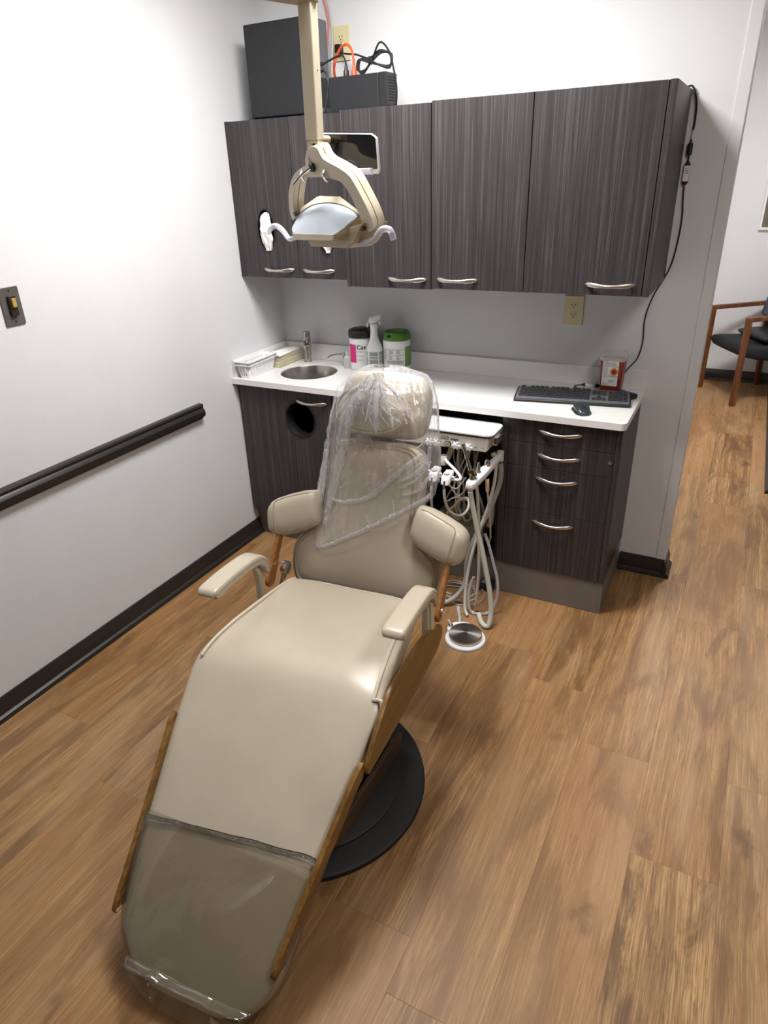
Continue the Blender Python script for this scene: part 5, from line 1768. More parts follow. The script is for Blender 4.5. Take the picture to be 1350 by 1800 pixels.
# front lip box and lower right chamfer
inn = n0 * 0.030
b = B()
b.poly([LIP[0] - n0 * 0.004, LIP[1] - n0 * 0.004, LIP[2] - n0 * 0.004, LIP[3] - n0 * 0.004, LIP[0] + inn, LIP[1] + inn, LIP[2] + inn, LIP[3] + inn],
       [(0, 1, 2, 3), (7, 6, 5, 4), (0, 4, 5, 1), (1, 5, 6, 2), (2, 6, 7, 3), (3, 7, 4, 0)])
obj('front_lip', b, M['lamp'], t, smooth=0, bevel=0.002)
b = B()
L3, L6, L7 = LIP[3], LENS[6] + e * 0.010, LENS[7]
b.poly([LIP[3], LIP[2], LENS[6] + e * 0.012 - V(0, 0, 0.004), LENS[6] + e * 0.012 - V(0, 0, 0.024), LIP[3] + inn, LIP[2] + inn, LENS[6] + e * 0.012 + inn, LENS[6] + e * 0.012 + inn - V(0, 0, 0.02), LENS[7] + (LENS[7] - cen).normalized() * 0.006, LENS[7] + (LENS[7] - cen).normalized() * 0.006 + inn, LENS[7] + (LENS[7] - cen).normalized() * 0.012 - V(0, 0, 0.020), LENS[7] + (LENS[7] - cen).normalized() * 0.012 - V(0, 0, 0.020) + inn],
       [(0, 1, 10, 8), (8, 10, 3, 2), (0, 8, 9, 4), (8, 2, 6, 9), (1, 5, 11, 10), (10, 11, 7, 3), (2, 3, 7, 6), (0, 4, 5, 1)])
obj('side_lip', b, M['lamp_shaded'], t, smooth=0, bevel=0.0015)
b = B()
bk = n0 * 0.085
up0 = V(0, 0, 0.030)
pts = [BODY[0], BODY[1], BODY[2], BODY[3], BODY[4] - V(0, 0, 0.012)]
n5 = len(pts)
b.poly(pts + [p + bk for p in pts], [tuple(range(n5)), tuple(reversed(range(n5, 2 * n5)))] + [(i, (i + 1) % n5, (i + 1) % n5 + n5, i + n5) for i in range(n5)])
obj('under_body', b, M['lamp_shaded'], t, smooth=0, bevel=0.003)
for p in (V(0.8637, -1.0914, 1.6123), V(1.1792, -1.2499, 1.5830)):
    obj('pivot_screw', B().cyl(p + nyoke * 0.012, p - nyoke * 0.030, 0.0065, n=16), M['brown'], t)
hl = Pm([(0.8302, -1.0700, 1.5400), (0.8002, -1.0548, 1.5366), (0.7771, -1.0479, 1.5559), (0.7517, -1.0388, 1.5702), (0.7230, -1.0238, 1.5711), (0.6981, -1.0080, 1.5610), (0.6800, -0.9950, 1.5490)])
hr = Pm([(1.1241, -1.2100, 1.5421), (1.1725, -1.2367, 1.5456), (1.2094, -1.2591, 1.5556), (1.2288, -1.2726, 1.5668), (1.2455, -1.2850, 1.5792), (1.2652, -1.2968, 1.5839), (1.2824, -1.3046, 1.5791), (1.2896, -1.3025, 1.5583)])
for P in (hl, hr):
    P = [V(*P[0]).lerp(V(1.0, -1.16, 1.555), 0.25)] + P
    obj('handle', B().tube(P, [0.006, 0.0075, 0.0085, 0.0085, 0.0080], n=14, smooth=6), M['clear'], t, smooth=80)

# small dark panel behind the lamp
t = thing('mirror_panel', 'small dark glossy panel in a thin white frame behind the lamp post', 'mirror', (1.0, -1.12, 1.76))
scr = [(0.960, 1.8185), (1.137, 1.8075), (1.148, 1.801), (1.153, 1.796), (1.1585, 1.720), (1.155, 1.7095), (0.960, 1.7155)]
sy_ = -1.118
b = B().prism(scr, lambda u, v, d: Vector((u, sy_ + d, v)), 0.012)
obj('back_shell', b, M['white'], t, bevel=0.003, seg=3)
scr2 = [(0.962, 1.8162), (1.1365, 1.8053), (1.1470, 1.7995), (1.1505, 1.795), (1.1545, 1.7245), (1.152, 1.7220), (0.962, 1.7260)]
obj('dark_glass', B().prism(scr2, lambda u, v, d: Vector((u, sy_ - 0.0012 + d, v)), 0.001), M['blackgloss'], t)
obj('clear_bar', B().superloft([(V(x, sy_ - 0.013, 1.7195 - 0.02 * (x - 1.0)), V(0, 0.009, 0), V(0, 0, 0.0085)) for x in (1.045, 1.050, 1.138, 1.143)], p=4, n=20), M['clear'], t)
obj('clear_hook', B().tube([(1.025, sy_ - 0.015, 1.730), (1.040, sy_ - 0.026, 1.741), (1.056, sy_ - 0.028, 1.742), (1.070, sy_ - 0.028, 1.731), (1.075, sy_ - 0.028, 1.716), (1.071, sy_ - 0.026, 1.708), (1.085, sy_ - 0.026, 1.7065)], 0.0060, n=12), M['clear'], t)
obj('mount', B().cyl((1.002, sy_ + 0.001, 1.80), (1.002, POSTY + 0.0182, 1.80), 0.010, n=20), M['lamp_shaded'], t)

# ------------------------------------------------------------------ the dental chair (local axes: x to its left-right, y towards the head)
CHO = (1.18289, -1.70839, 0.0)
CHR = RAD(5)
t = thing('dental_chair', 'tan upholstered dental chair with plywood side boards on a round black base', 'dental chair', CHO, CHR, local=True)

# base
BC = (-0.0297, -0.004)
obj('base_plate', B().lathe([(0.30, 0.0008), (0.362, 0.0008), (0.366, 0.006), (0.364, 0.016), (0.355, 0.021), (0.10, 0.023)], (*BC, 0), n=96), M['blackmat'], t)
obj('base_disc', B().lathe([(0.290, 0.0205), (0.292, 0.030), (0.286, 0.034), (0.05, 0.036)], (*BC, 0), n=80), M['blackmat'], t)
b = B()
b.superloft([(V(-0.01, -0.03, z), V(w, 0, 0), V(0, l, 0)) for z, w, l in ((0.036, 0.170, 0.22), (0.14, 0.165, 0.22), (0.30, 0.15, 0.21), (0.40, 0.16, 0.23))], p=6, n=40)
obj('lift_column', b, M['black'], t)
# plywood skirt: two long rails joined by a rounded front
sk = []
for x, y, z in ((0.205, 0.19, 0.060), (0.205, -0.10, 0.118), (0.203, -0.24, 0.146), (0.180, -0.300, 0.158), (0.120, -0.325, 0.163), (0.0, -0.330, 0.164), (-0.120, -0.325, 0.163), (-0.180, -0.300, 0.158), (-0.203, -0.24, 0.146), (-0.205, -0.10, 0.118), (-0.205, 0.19, 0.060)):
    sk.append(Vector((x, y, z)))
P = spline(sk, 6, False)
rings = []
for i, p in enumerate(P):
    d = (P[min(i + 1, len(P) - 1)] - P[max(i - 1, 0)])
    d.z = 0
    d.normalize()
    o_ = V(d.y, -d.x, 0)
    rings.append([p + o_ * 0.007 + V(0, 0, 0.036), p - o_ * 0.007 + V(0, 0, 0.036), p - o_ * 0.007 - V(0, 0, 0.036), p + o_ * 0.007 - V(0, 0, 0.036)])
obj('plywood_skirt', B().loft(rings), M['oakdark'], t, smooth=40, bevel=0.002)

# seat and leg cushion in one sweep: (y, z of top, half width, thickness, sideways shift)
SEAT = [(0.318, 0.500, 0.185, 0.050, 0.0), (0.314, 0.519, 0.210, 0.080, 0.0), (0.300, 0.531, 0.224, 0.098, 0.0), (0.25, 0.537, 0.234, 0.105, 0.0), (0.17, 0.541, 0.247, 0.108, 0.0), (0.09, 0.544, 0.258, 0.108, 0.0),
        (0.02, 0.545, 0.268, 0.106, 0.0), (-0.05, 0.541, 0.277, 0.104, 0.0), (-0.10, 0.531, 0.284, 0.102, 0.0), (-0.14, 0.514, 0.287, 0.098, 0.0), (-0.18, 0.488, 0.284, 0.092, 0.0), (-0.23, 0.452, 0.276, 0.084, 0.0),
        (-0.30, 0.400, 0.266, 0.076, 0.001), (-0.38, 0.341, 0.254, 0.070, 0.002), (-0.46, 0.282, 0.243, 0.068, 0.004), (-0.54, 0.222, 0.232, 0.068, 0.008), (-0.60, 0.176, 0.223, 0.068, 0.013), (-0.65, 0.135, 0.211, 0.068, 0.018),
        (-0.685, 0.104, 0.186, 0.066, 0.024), (-0.708, 0.081, 0.152, 0.058, 0.028), (-0.720, 0.064, 0.100, 0.040, 0.030)]


def seat_rows(rows, grow=0.0, extra_t=0.0):
    out = []
    n = len(rows)
    for i, (y, z, w, th, cx) in enumerate(rows):
        a, c = rows[max(0, i - 1)], rows[min(n - 1, i + 1)]
        d = Vector((0, c[0] - a[0], c[1] - a[1])).normalized()
        nn = Vector((0, d.z, -d.y))
        if nn.z < 0:
            nn = -nn
        out.append((Vector((cx, y, z)) - nn * (th / 2) + nn * grow / 2, Vector((w + grow, 0, 0)), nn * (th / 2 + grow)))
    return out


def dense(rows, k=4):
    P = [Vector(r[:3]) for r in rows]
    Q = [Vector((r[3], r[4], 0)) for r in rows]
    A, C = spline(P, k, False), spline(Q, k, False)
    return [(a.x, a.y, a.z, c.x, c.y) for a, c in zip(A, C)]


SD = dense(SEAT, 4)
b = B().superloft(seat_rows(SD), p=6.0, n=72)
# a little sag and soft creases in the hide
for v in b.bm.verts:
    x, y, z = v.co
    s = noise.noise(Vector((x * 4.0, y * 5.0, 1.7))) * 0.006 + noise.noise(Vector((x * 11 + y * 9, y * 6 - x * 5, 4.1))) * 0.0022
    v.co.z += s
obj('seat_cushion', b, M['leather'], t, smooth=60)


def rim(rows, ang):
    out = []
    for c, A, Bx in seat_rows(rows):
        cs, sn = math.cos(ang), math.sin(ang)
        q = 2 / 6.0
        out.append(c + A * math.copysign(abs(cs) ** q, cs) + Bx * math.copysign(abs(sn) ** q, sn))
    return out


top = [r for r in SD if r[0] > -0.135]
R1_ = rim(top, RAD(42))
L1_ = rim(top, RAD(138))
R1_ = [p + V(0.002, 0, 0.002) for p in R1_[4:]]
L1_ = [p + V(-0.002, 0, 0.002) for p in L1_[4:]]
rear = []
n_ = 14
for k in range(n_ + 1):
    f_ = k / n_
    p = L1_[0].lerp(R1_[0], f_)
    rear.append(p + V(0, 0.010 * math.sin(PI * f_), 0.002 * math.sin(f_ * 9)))
endR = [V(0.286, -0.128, 0.520), V(0.290, -0.150, 0.492), V(0.288, -0.165, 0.470)]
path = list(reversed(L1_)) + rear[1:-1] + R1_ + endR
obj('seat_piping', B().tube(path, 0.0052, 8, smooth=2), M['pipe'], t)
obj('seat_pan', B().superloft(seat_rows([(y, z - 0.100, w - 0.03, 0.03, cx) for y, z, w, th, cx in SD if -0.12 < y < 0.30]), p=6, n=32), M['black'], t)


def board(name, poly, x, th, m='oak', bev=0.004):
    b = B().prism(poly, lambda u, v, d: Vector((x + d, u, v)), th)
    return obj(name, b, M[m], t, smooth=40, bevel=bev, seg=3)


def smooth2(P, k=5):
    return [(v.x, v.y) for v in spline([Vector((a, c, 0)) for a, c in P], k, True)]


SB = smooth2([(0.336, 0.425), (0.322, 0.452), (0.285, 0.472), (0.19, 0.511), (0.067, 0.529), (-0.06, 0.537), (-0.106, 0.534), (-0.145, 0.515), (-0.205, 0.478), (-0.245, 0.440), (-0.262, 0.412), (-0.25, 0.402), (-0.20, 0.398), (-0.10, 0.392), (0.0, 0.386), (0.12, 0.381), (0.229, 0.381), (0.295, 0.388), (0.325, 0.403)])
for sx in (1, -1):
    board('seat_side_board', SB if sx > 0 else [(a, c - 0.035) for a, c in SB], 0.288 if sx > 0 else -0.276, 0.014)
# plywood rails along the leg rest, tapering inwards
LEG = [(-0.262, 0.448, 0.284), (-0.285, 0.440, 0.282), (-0.32, 0.415, 0.275), (-0.40, 0.354, 0.262), (-0.50, 0.280, 0.247), (-0.58, 0.222, 0.236), (-0.622, 0.192, 0.230), (-0.642, 0.172, 0.228), (-0.645, 0.158, 0.227)]
for sx in (1, -1):
    P = spline([V(sx * w + (0.012 if sx < 0 else 0), y, z - (0.006 if sx > 0 else 0.022)) for y, z, w in LEG], 5, False)
    rings = []
    for i, p in enumerate(P):
        d = (P[min(i + 1, len(P) - 1)] - P[max(0, i - 1)]).normalized()
        nn = V(0, d.z, -d.y)
        if nn.z < 0:
            nn = -nn
        nn.normalize()
        f_ = i / (len(P) - 1)
        h = 0.046 * min(1, 0.35 + f_ * 4, 0.45 + (1 - f_) * 5)
        rings.append([p + V(0.0065, 0, 0), p - V(0.0065, 0, 0), p - V(0.0065, 0, 0) - nn * h, p + V(0.0065, 0, 0) - nn * h])
    obj('leg_side_board', B().loft(rings), M['oak'], t, smooth=40, bevel=0.003, seg=3)
# backrest pad in its own leaning plane
BO, BV, BN = V(0, 0.385, 0.487), V(0, 0.36, 0.933), V(0, -0.933, 0.36)


def bf(u_, v_, n_=0.0):
    return BO + V(1, 0, 0) * u_ + BV * v_ + BN * n_


half = [(0.0, -0.048), (0.12, -0.048), (0.20, -0.043), (0.246, -0.018), (0.266, 0.035), (0.267, 0.095), (0.252, 0.130), (0.224, 0.157), (0.196, 0.179), (0.179, 0.206), (0.170, 0.250), (0.166, 0.330), (0.166, 0.400), (0.160, 0.442), (0.138, 0.472), (0.090, 0.484), (0.0, 0.486)]
outl = half + [(-u_, v_) for u_, v_ in reversed(half[1:-1])]
BOUT = [(v.x, v.y) for v in spline([Vector((a, c, 0)) for a, c in outl], 4, True)]
obj('backrest', B().pad(BOUT, bf, 0.095, 0.024, 0.012), M['leather'], t, smooth=50)


def inset(P, k):
    n = len(P)
    out = []
    for i in range(n):
        a, c = Vector(P[i - 1]), Vector(P[(i + 1) % n])
        d = (c - a).normalized()
        out.append((P[i][0] - d.y * k, P[i][1] + d.x * k))
    return out


for k, nn in ((0.0105, -0.0035), (0.0210, 0.0022)):
    lp = inset(BOUT, k)
    obj('backrest_piping', B().tube([bf(u_, v_, nn) for u_, v_ in lp[::2]], 0.0032, 7, closed=True, smooth=2), M['pipe_shaded'], t)
obj('back_shell', B().pad(inset(BOUT, 0.012), lambda u_, v_, n_: bf(u_, v_, n_ - 0.096), 0.014, 0.004), M['oak'], t)
# swept side cushions: fat bolsters with a seamed end
for sx in (1, -1):
    ax = (BV * 0.985 + V(sx * 0.17, 0, 0)).normalized()
    prm = ((0.0, 0.170, 0.046, 0.034), (0.05, 0.176, 0.058, 0.044), (0.25, 0.208, 0.066, 0.052), (0.55, 0.258, 0.068, 0.056), (0.80, 0.303, 0.065, 0.055), (0.90, 0.324, 0.058, 0.050), (0.96, 0.337, 0.046, 0.040), (0.99, 0.344, 0.028, 0.026), (1.0, 0.346, 0.010, 0.010))

    def wing(f_):
        for i in range(len(prm) - 1):
            if prm[i][0] <= f_ <= prm[i + 1][0]:
                q_ = (f_ - prm[i][0]) / (prm[i + 1][0] - prm[i][0])
                return [prm[i][k] * (1 - q_) + prm[i + 1][k] * q_ for k in range(4)]
    def wing_c(f_):
        _, w, h, dep = wing(f_)
        return bf(sx * w, 0.248 - 0.066 * f_, 0.010 + 0.010 * f_), h, dep
    def wing_p(f_, ang, lift=0.0005):
        c, h, dep = wing_c(f_)
        q_ = 2 / 3.0
        cs, sn = math.cos(ang), math.sin(ang)
        return c + ax * ((h + lift) * math.copysign(abs(cs) ** q_, cs)) + BN * ((dep + lift) * math.copysign(abs(sn) ** q_, sn))
    fs = [0.0, 0.025, 0.05, 0.15, 0.25, 0.4, 0.55, 0.7, 0.8, 0.86, 0.90, 0.93, 0.96, 0.975, 0.99, 1.0]
    rows = []
    for f_ in fs:
        c, h, dep = wing_c(f_)
        rows.append((c, ax * h, BN * dep))
    obj('side_cushion', B().superloft(rows, p=3.0, n=44), M['leather'], t, smooth=70)
    seam = [wing_p(f_, RAD(38)) for f_ in (0.03, 0.15, 0.3, 0.45, 0.6, 0.72)] + [wing_p(0.79, RAD(42))] + [wing_p(0.82, RAD(a_)) for a_ in (60, 90, 120)] + [wing_p(0.79, RAD(138))] + [wing_p(f_, RAD(142)) for f_ in (0.72, 0.6, 0.45, 0.3, 0.15, 0.03)]
    obj('side_cushion_seam', B().tube(seam, 0.0019, 6, smooth=4), M['pipe_shaded'], t)
# plywood brackets behind the side cushions, hinge hardware
for sx in (1, -1):
    poly = smooth2([(0.285, 0.488), (0.300, 0.478), (0.325, 0.482), (0.342, 0.505), (0.375, 0.565), (0.412, 0.620), (0.432, 0.660), (0.446, 0.690), (0.432, 0.694), (0.412, 0.668), (0.385, 0.635), (0.345, 0.585), (0.305, 0.535), (0.285, 0.510)])
    board('back_bracket', poly, 0.290 if sx > 0 else -0.304, 0.014, 'oakwarm')
    xx = 0.304 if sx > 0 else -0.304
    obj('bracket_bolt', B().cyl((xx, 0.311, 0.508), (xx + sx * 0.004, 0.311, 0.508), 0.0135, n=28), M['nickel'], t)
    obj('bracket_bolt', B().cyl((xx + sx * 0.004, 0.311, 0.508), (xx + sx * 0.0055, 0.311, 0.508), 0.007, n=20), M['chrome'], t)
obj('hinge_hub', B().lathe([(0.020, -0.012), (0.024, -0.008), (0.024, 0.010), (0.016, 0.014)], (-0.272, 0.372, 0.515), axis='x', n=32), M['chrome'], t)
obj('hinge_plate', B().superloft([(V(-0.272, 0.372 - 0.05 * f_, 0.515 - 0.07 * f_), V(0.006, 0, 0), V(0, 0.016, 0)) for f_ in (0, 0.5, 1)], p=5, n=20), M['chrome'], t)

obj('gap_shade_strip', B().box((-0.20, 0.322, 0.425), (0.20, 0.350, 0.478)), M['black'], t, smooth=0, bevel=0.004)  # added black strip that paints the shaded gap between seat and backrest

# armrests
for sx in (1, -1):
    cx = sx * 0.2835
    rows = []
    for y, z, w, h in ((-0.036, 0.6535, 0.024, 0.009), (-0.034, 0.6560, 0.029, 0.0145), (-0.020, 0.6580, 0.0315, 0.0175), (0.05, 0.6580, 0.0315, 0.0180), (0.13, 0.6530, 0.0310, 0.0180), (0.185, 0.6460, 0.0305, 0.0178), (0.215, 0.634, 0.0300, 0.0170), (0.238, 0.612, 0.0295, 0.0155), (0.248, 0.585, 0.0285, 0.0125), (0.250, 0.572, 0.025, 0.008)):
        rows.append((y, z, w, h * 2, 0.0))
    rr_ = []
    for i, (y, z, w, th, _c) in enumerate(dense(rows, 4)):
        rr_.append((y, z, w, th, _c))
    n = len(rr_)
    loftrows, seamL, seamR = [], [], []
    for i, (y, z, w, th, _c) in enumerate(rr_):
        a, c = rr_[max(0, i - 1)], rr_[min(n - 1, i + 1)]
        d = Vector((0, c[0] - a[0], c[1] - a[1])).normalized()
        nn = Vector((0, -d.z, d.y))
        ctr = V(cx, y, z) - nn * 0.0
        loftrows.append((ctr, V(w, 0, 0), nn * th / 2))
        seamL.append(ctr - V(w * 0.985, 0, 0) + nn * th * 0.20)
        seamR.append(ctr + V(w * 0.985, 0, 0) + nn * th * 0.20)
    ar = obj('armrest_pad', B().superloft(loftrows, p=5.5, n=32), M['leather'], t, smooth=55)
    front = [seamL[0].lerp(seamR[0], k / 6) + V(0, -0.0015, 0.0) for k in range(1, 6)]
    obj('armrest_seam', B().tube(list(reversed(seamL)) + front + seamR, 0.0016, 6, smooth=1), M['pipe_shaded'], ar)
    obj('armrest_post', B().ribbon([(cx, 0.205, 0.615), (cx, 0.222, 0.575), (cx, 0.225, 0.52), (cx, 0.222, 0.44)], (0.010, 0, 0), (0, 0.009, 0.002)), M['leather'], t, bevel=0.003)
    obj('post_sleeve', B().ribbon([(cx + sx * 0.012, 0.228, 0.60), (cx + sx * 0.012, 0.236, 0.56), (cx + sx * 0.012, 0.238, 0.50), (cx + sx * 0.012, 0.236, 0.45)], (0.006, 0, 0), (0, 0.010, 0.002)), M['pipe'], t, bevel=0.003)

# headrest: small front pillow on a larger rear one
HO = V(0.002, 0.560, 1.040)
HV, HN = V(0, 0.25, 0.968), V(0, -0.968, 0.25)
hf = lambda u_, v_, n_: HO + V(1, 0, 0) * u_ + HV * v_ + HN * n_
fr_ = [(0.119 * math.copysign(abs(math.cos(2 * PI * k / 56)) ** 0.9, math.cos(2 * PI * k / 56)), 0.074 * math.copysign(abs(math.sin(2 * PI * k / 56)) ** 0.9, math.sin(2 * PI * k / 56))) for k in range(56)]
PV, PN = V(0, 0.46, 0.888), V(0, -0.888, 0.46)
PO = HO + HN * 0.040 + V(0, 0, 0.006)
pf = lambda u_, v_, n_: PO + V(1, 0, 0) * u_ + PV * v_ + PN * n_
obj('headrest_pillow', B().pad(fr_, pf, 0.062, 0.022, 0.012), M['leather'], t, smooth=55)
obj('headrest_piping', B().tube([pf(u_ * 0.985, v_ * 0.985, -0.006) for u_, v_ in fr_[::2]], 0.0036, 7, closed=True, smooth=2), M['pipe_shaded'], t)
bk_ = [(v.x, v.y) for v in spline([Vector(p).to_3d() for p in ((0.0, 0.118), (0.070, 0.116), (0.120, 0.102), (0.146, 0.060), (0.150, 0.0), (0.142, -0.055), (0.110, -0.088), (0.0, -0.094), (-0.110, -0.088), (-0.142, -0.055), (-0.150, 0.0), (-0.146, 0.060), (-0.120, 0.102), (-0.070, 0.116))], 4, True)]
obj('headrest_back', B().pad(list(reversed(bk_)), lambda u_, v_, n_: hf(u_ + 0.010, v_ + 0.004, n_ - 0.030), 0.085, 0.030, 0.006), M['leather'], t, smooth=55)
obj('headrest_bar', B().ribbon([bf(0.01, 0.40, -0.07), bf(0.01, 0.48, -0.06), hf(0.01, -0.09, -0.06), hf(0.01, -0.02, -0.06)], (0.040, 0, 0), (0, 0.007, 0)), M['black'], t)

# ------------------------------------------------------------------ clear bag over the headrest
t = thing('plastic_bag', 'crinkled clear plastic bag pulled over the headrest and upper back of the chair', 'plastic bag', CHO, CHR, local=True)
ZT_ = 1.168
prof = [  # z, front y, back y, left half width, right half width
    (1.168, 0.600, 0.640, 0.020, 0.030), (1.160, 0.575, 0.670, 0.060, 0.080), (1.140, 0.555, 0.690, 0.098, 0.142), (1.110, 0.522, 0.700, 0.118, 0.160), (1.070, 0.500, 0.705, 0.130, 0.170), (1.020, 0.482, 0.700, 0.140, 0.178),
    (0.970, 0.478, 0.690, 0.150, 0.186), (0.930, 0.490, 0.680, 0.160, 0.192), (0.890, 0.495, 0.665, 0.170, 0.196), (0.840, 0.490, 0.640, 0.180, 0.200), (0.790, 0.484, 0.620, 0.188, 0.204), (0.730, 0.460, 0.600, 0.192, 0.206), (0.670, 0.436, 0.575, 0.194, 0.204), (0.620, 0.416, 0.555, 0.194, 0.202), (0.570, 0.395, 0.535, 0.192, 0.200)]


def bag_at(z):
    for i in range(len(prof) - 1):
        if prof[i][0] >= z >= prof[i + 1][0]:
            f_ = (prof[i][0] - z) / (prof[i][0] - prof[i + 1][0])
            return [prof[i][k] * (1 - f_) + prof[i + 1][k] * f_ for k in range(5)]
    return list(prof[-1] if z < prof[-1][0] else prof[0])


b = B()
NA, NT = 120, 90
rings = []
for r in range(NT + 1):
    f_ = (r / NT) ** 1.15
    ring = []
    for k in range(NA):
        a = 2 * PI * k / NA
        ca, sa = math.cos(a), math.sin(a)
        wnorm = (ca + 1) / 2
        zb = 0.572 + 0.215 * wnorm ** 1.1 + (0.03 if sa > 0 else 0)
        zb += 0.010 * noise.noise(Vector((ca * 4, sa * 4, 0.3)))
        z = ZT_ + (zb - ZT_) * f_
        _, yf, yb, wl, wr = bag_at(z)
        yc, dh = (yf + yb) / 2, (yb - yf) / 2
        w = wr if ca > 0 else wl
        p_ = 2 / 3.2
        x = w * math.copysign(abs(ca) ** p_, ca)
        y = yc + dh * math.copysign(abs(sa) ** p_, sa)
        # gathers fan from the knot; long soft creases below
        nv = Vector((ca * 5.5, sa * 5.5, z * 5.0))
        pleat = noise.noise(Vector((ca * 9, sa * 9, z * 1.6))) * 0.0085 + noise.noise(nv * 2.1 + Vector((7, 3, 1))) * 0.0045 + noise.noise(Vector((x * 26 + z * 14, z * 20 - x * 9, 5.0))) * 0.0030
        ridge = (1 - abs(noise.noise(Vector((x * 11 + z * 4, z * 7, 2.2))))) ** 6 * 0.0045
        s = 0.006 + max(-0.005, pleat + ridge)
        fl_k = min(1.0, f_ * 8)
        x += ca * s * fl_k
        y += sa * s * fl_k
        ring.append(Vector((x, y, z)))
    rings.append(ring)
b.loft(rings, False, False)
obj('bag_film', b, M['bag'], t, smooth=180)
# bunched knot and the thick gathers of doubled film
b = B()
kp = V(0.012, 0.560, 1.152)
rings = []
for i in range(9):
    f_ = i / 8
    c = kp + V(0.004 * f_, 0.02 - 0.015 * f_, -0.010 + 0.026 * f_)
    rings.append([c + V((0.010 + 0.022 * f_ * (1 - f_) * 2) * math.cos(2 * PI * k / 18) * (1 + 0.45 * noise.noise(Vector((k, i * 0.6, 3)))), (0.008 + 0.012 * f_) * math.sin(2 * PI * k / 18), 0.006 * noise.noise(Vector((k * 0.8, i, 1)))) for k in range(18)])
b.loft(rings)
obj('knot', b, M['fold'], t, smooth=180)


def on_bag(x, z, lift=0.010):
    _, yf, yb, wl, wr = bag_at(z)
    w = wr if x > 0 else wl
    yc, dh = (yf + yb) / 2, (yb - yf) / 2
    q = min(0.985, abs(x) / w)
    return V(x, yc - dh * (1 - q ** 3.2) ** (1 / 3.2) - lift, z)


FOLD = [([(0.004, 1.150), (-0.028, 1.10), (-0.058, 1.03), (-0.082, 0.95), (-0.105, 0.86), (-0.130, 0.76), (-0.145, 0.67)], 0.016),
        ([(0.006, 1.150), (-0.010, 1.11), (-0.040, 1.06), (-0.062, 1.00)], 0.007),
        ([(0.016, 1.150), (0.030, 1.10), (0.034, 1.05), (0.040, 1.00)], 0.010),
        ([(0.020, 1.150), (0.052, 1.11), (0.080, 1.06), (0.094, 1.02)], 0.006),
        ([(0.024, 1.150), (0.070, 1.125), (0.112, 1.09), (0.135, 1.05)], 0.005),
        ([(0.000, 1.150), (-0.050, 1.115), (-0.094, 1.07)], 0.006),
        ([(0.012, 1.150), (0.012, 1.09), (0.004, 1.03)], 0.004),
        ([(0.175, 0.93), (0.120, 0.885), (0.060, 0.825), (0.0, 0.775), (-0.080, 0.752), (-0.140, 0.758)], 0.007),
        ([(-0.168, 0.90), (-0.176, 0.80), (-0.182, 0.71), (-0.184, 0.63)], 0.009),
        ([(0.192, 0.95), (0.186, 0.90), (0.150, 0.865), (0.110, 0.845)], 0.006),
        ([(0.196, 0.90), (0.160, 0.850), (0.120, 0.828)], 0.004),
        ([(0.198, 0.86), (0.165, 0.815), (0.120, 0.800)], 0.004)]
for i, (pts, w) in enumerate(FOLD):
    P = spline([on_bag(x, z, 0.0095) for x, z in pts], 6, False)
    rings = []
    for j, p in enumerate(P):
        f_ = j / (len(P) - 1)
        d = (P[min(j + 1, len(P) - 1)] - P[max(0, j - 1)]).normalized()
        side = d.cross(V(0, -1, 0.1)).normalized()
        ww = 1.5 * w * (0.35 + 0.65 * math.sin(PI * min(1, 0.12 + f_ * 0.9))) * (1 + 0.3 * noise.noise(Vector((j * 0.5, i * 3.1, 0))))
        rings.append([p - side * ww, p - side * ww * 0.3 + V(0, -0.0035, 0), p + side * ww * 0.35 + V(0, -0.0015, 0), p + side * ww, p + side * ww * 0.3 + V(0, 0.0008, 0), p - side * ww * 0.35 + V(0, 0.0010, 0)])
    obj('fold', B().loft(rings, True, True), M['fold'], t, smooth=180)
# fine creases
b = B()
rg = random.Random(21)
for i in range(46):
    if i < 22:
        a_ = rg.uniform(-2.75, -0.4)
        r0, r1 = rg.uniform(0.03, 0.09), rg.uniform(0.10, 0.17)
        q = [(0.012 + r_ * math.cos(a_ + 0.15 * k) * 1.0, 1.150 + r_ * math.sin(a_ + 0.15 * k) * 0.95) for k, r_ in enumerate((r0, (r0 + r1) / 2, r1))]
    else:
        x0_, z0_ = rg.uniform(-0.15, 0.17), rg.uniform(0.64, 0.92)
        if z0_ < 0.62 + 0.5 * (x0_ + 0.19):
            z0_ += 0.16
        a_ = rg.uniform(0.1, 0.9) + (PI if rg.random() < 0.5 else 0) * 0
        l_ = rg.uniform(0.02, 0.06)
        q = [(x0_ + k * l_ * math.cos(a_) / 2, z0_ + k * l_ * math.sin(a_) / 2 + rg.uniform(-0.004, 0.004)) for k in range(3)]
    q = [(max(-0.175, min(0.19, x)), max(0.60, min(1.150, z))) for x, z in q]
    P = spline([on_bag(x, z, 0.0085) for x, z in q], 5, False)
    w = rg.uniform(0.0010, 0.0032)
    rings = []
    for j, p in enumerate(P):
        f_ = j / (len(P) - 1)
        d = (P[min(j + 1, len(P) - 1)] - P[max(0, j - 1)]).normalized()
        side = d.cross(V(0, -1, 0.1)).normalized()
        ww = w * (0.15 + math.sin(PI * f_))
        rings.append([p - side * ww, p + V(0, -0.0022, 0.001), p + side * ww, p + V(0, 0.0004, 0)])
    b.loft(rings, True, True)
obj('creases', b, M['fold'], t, smooth=180)
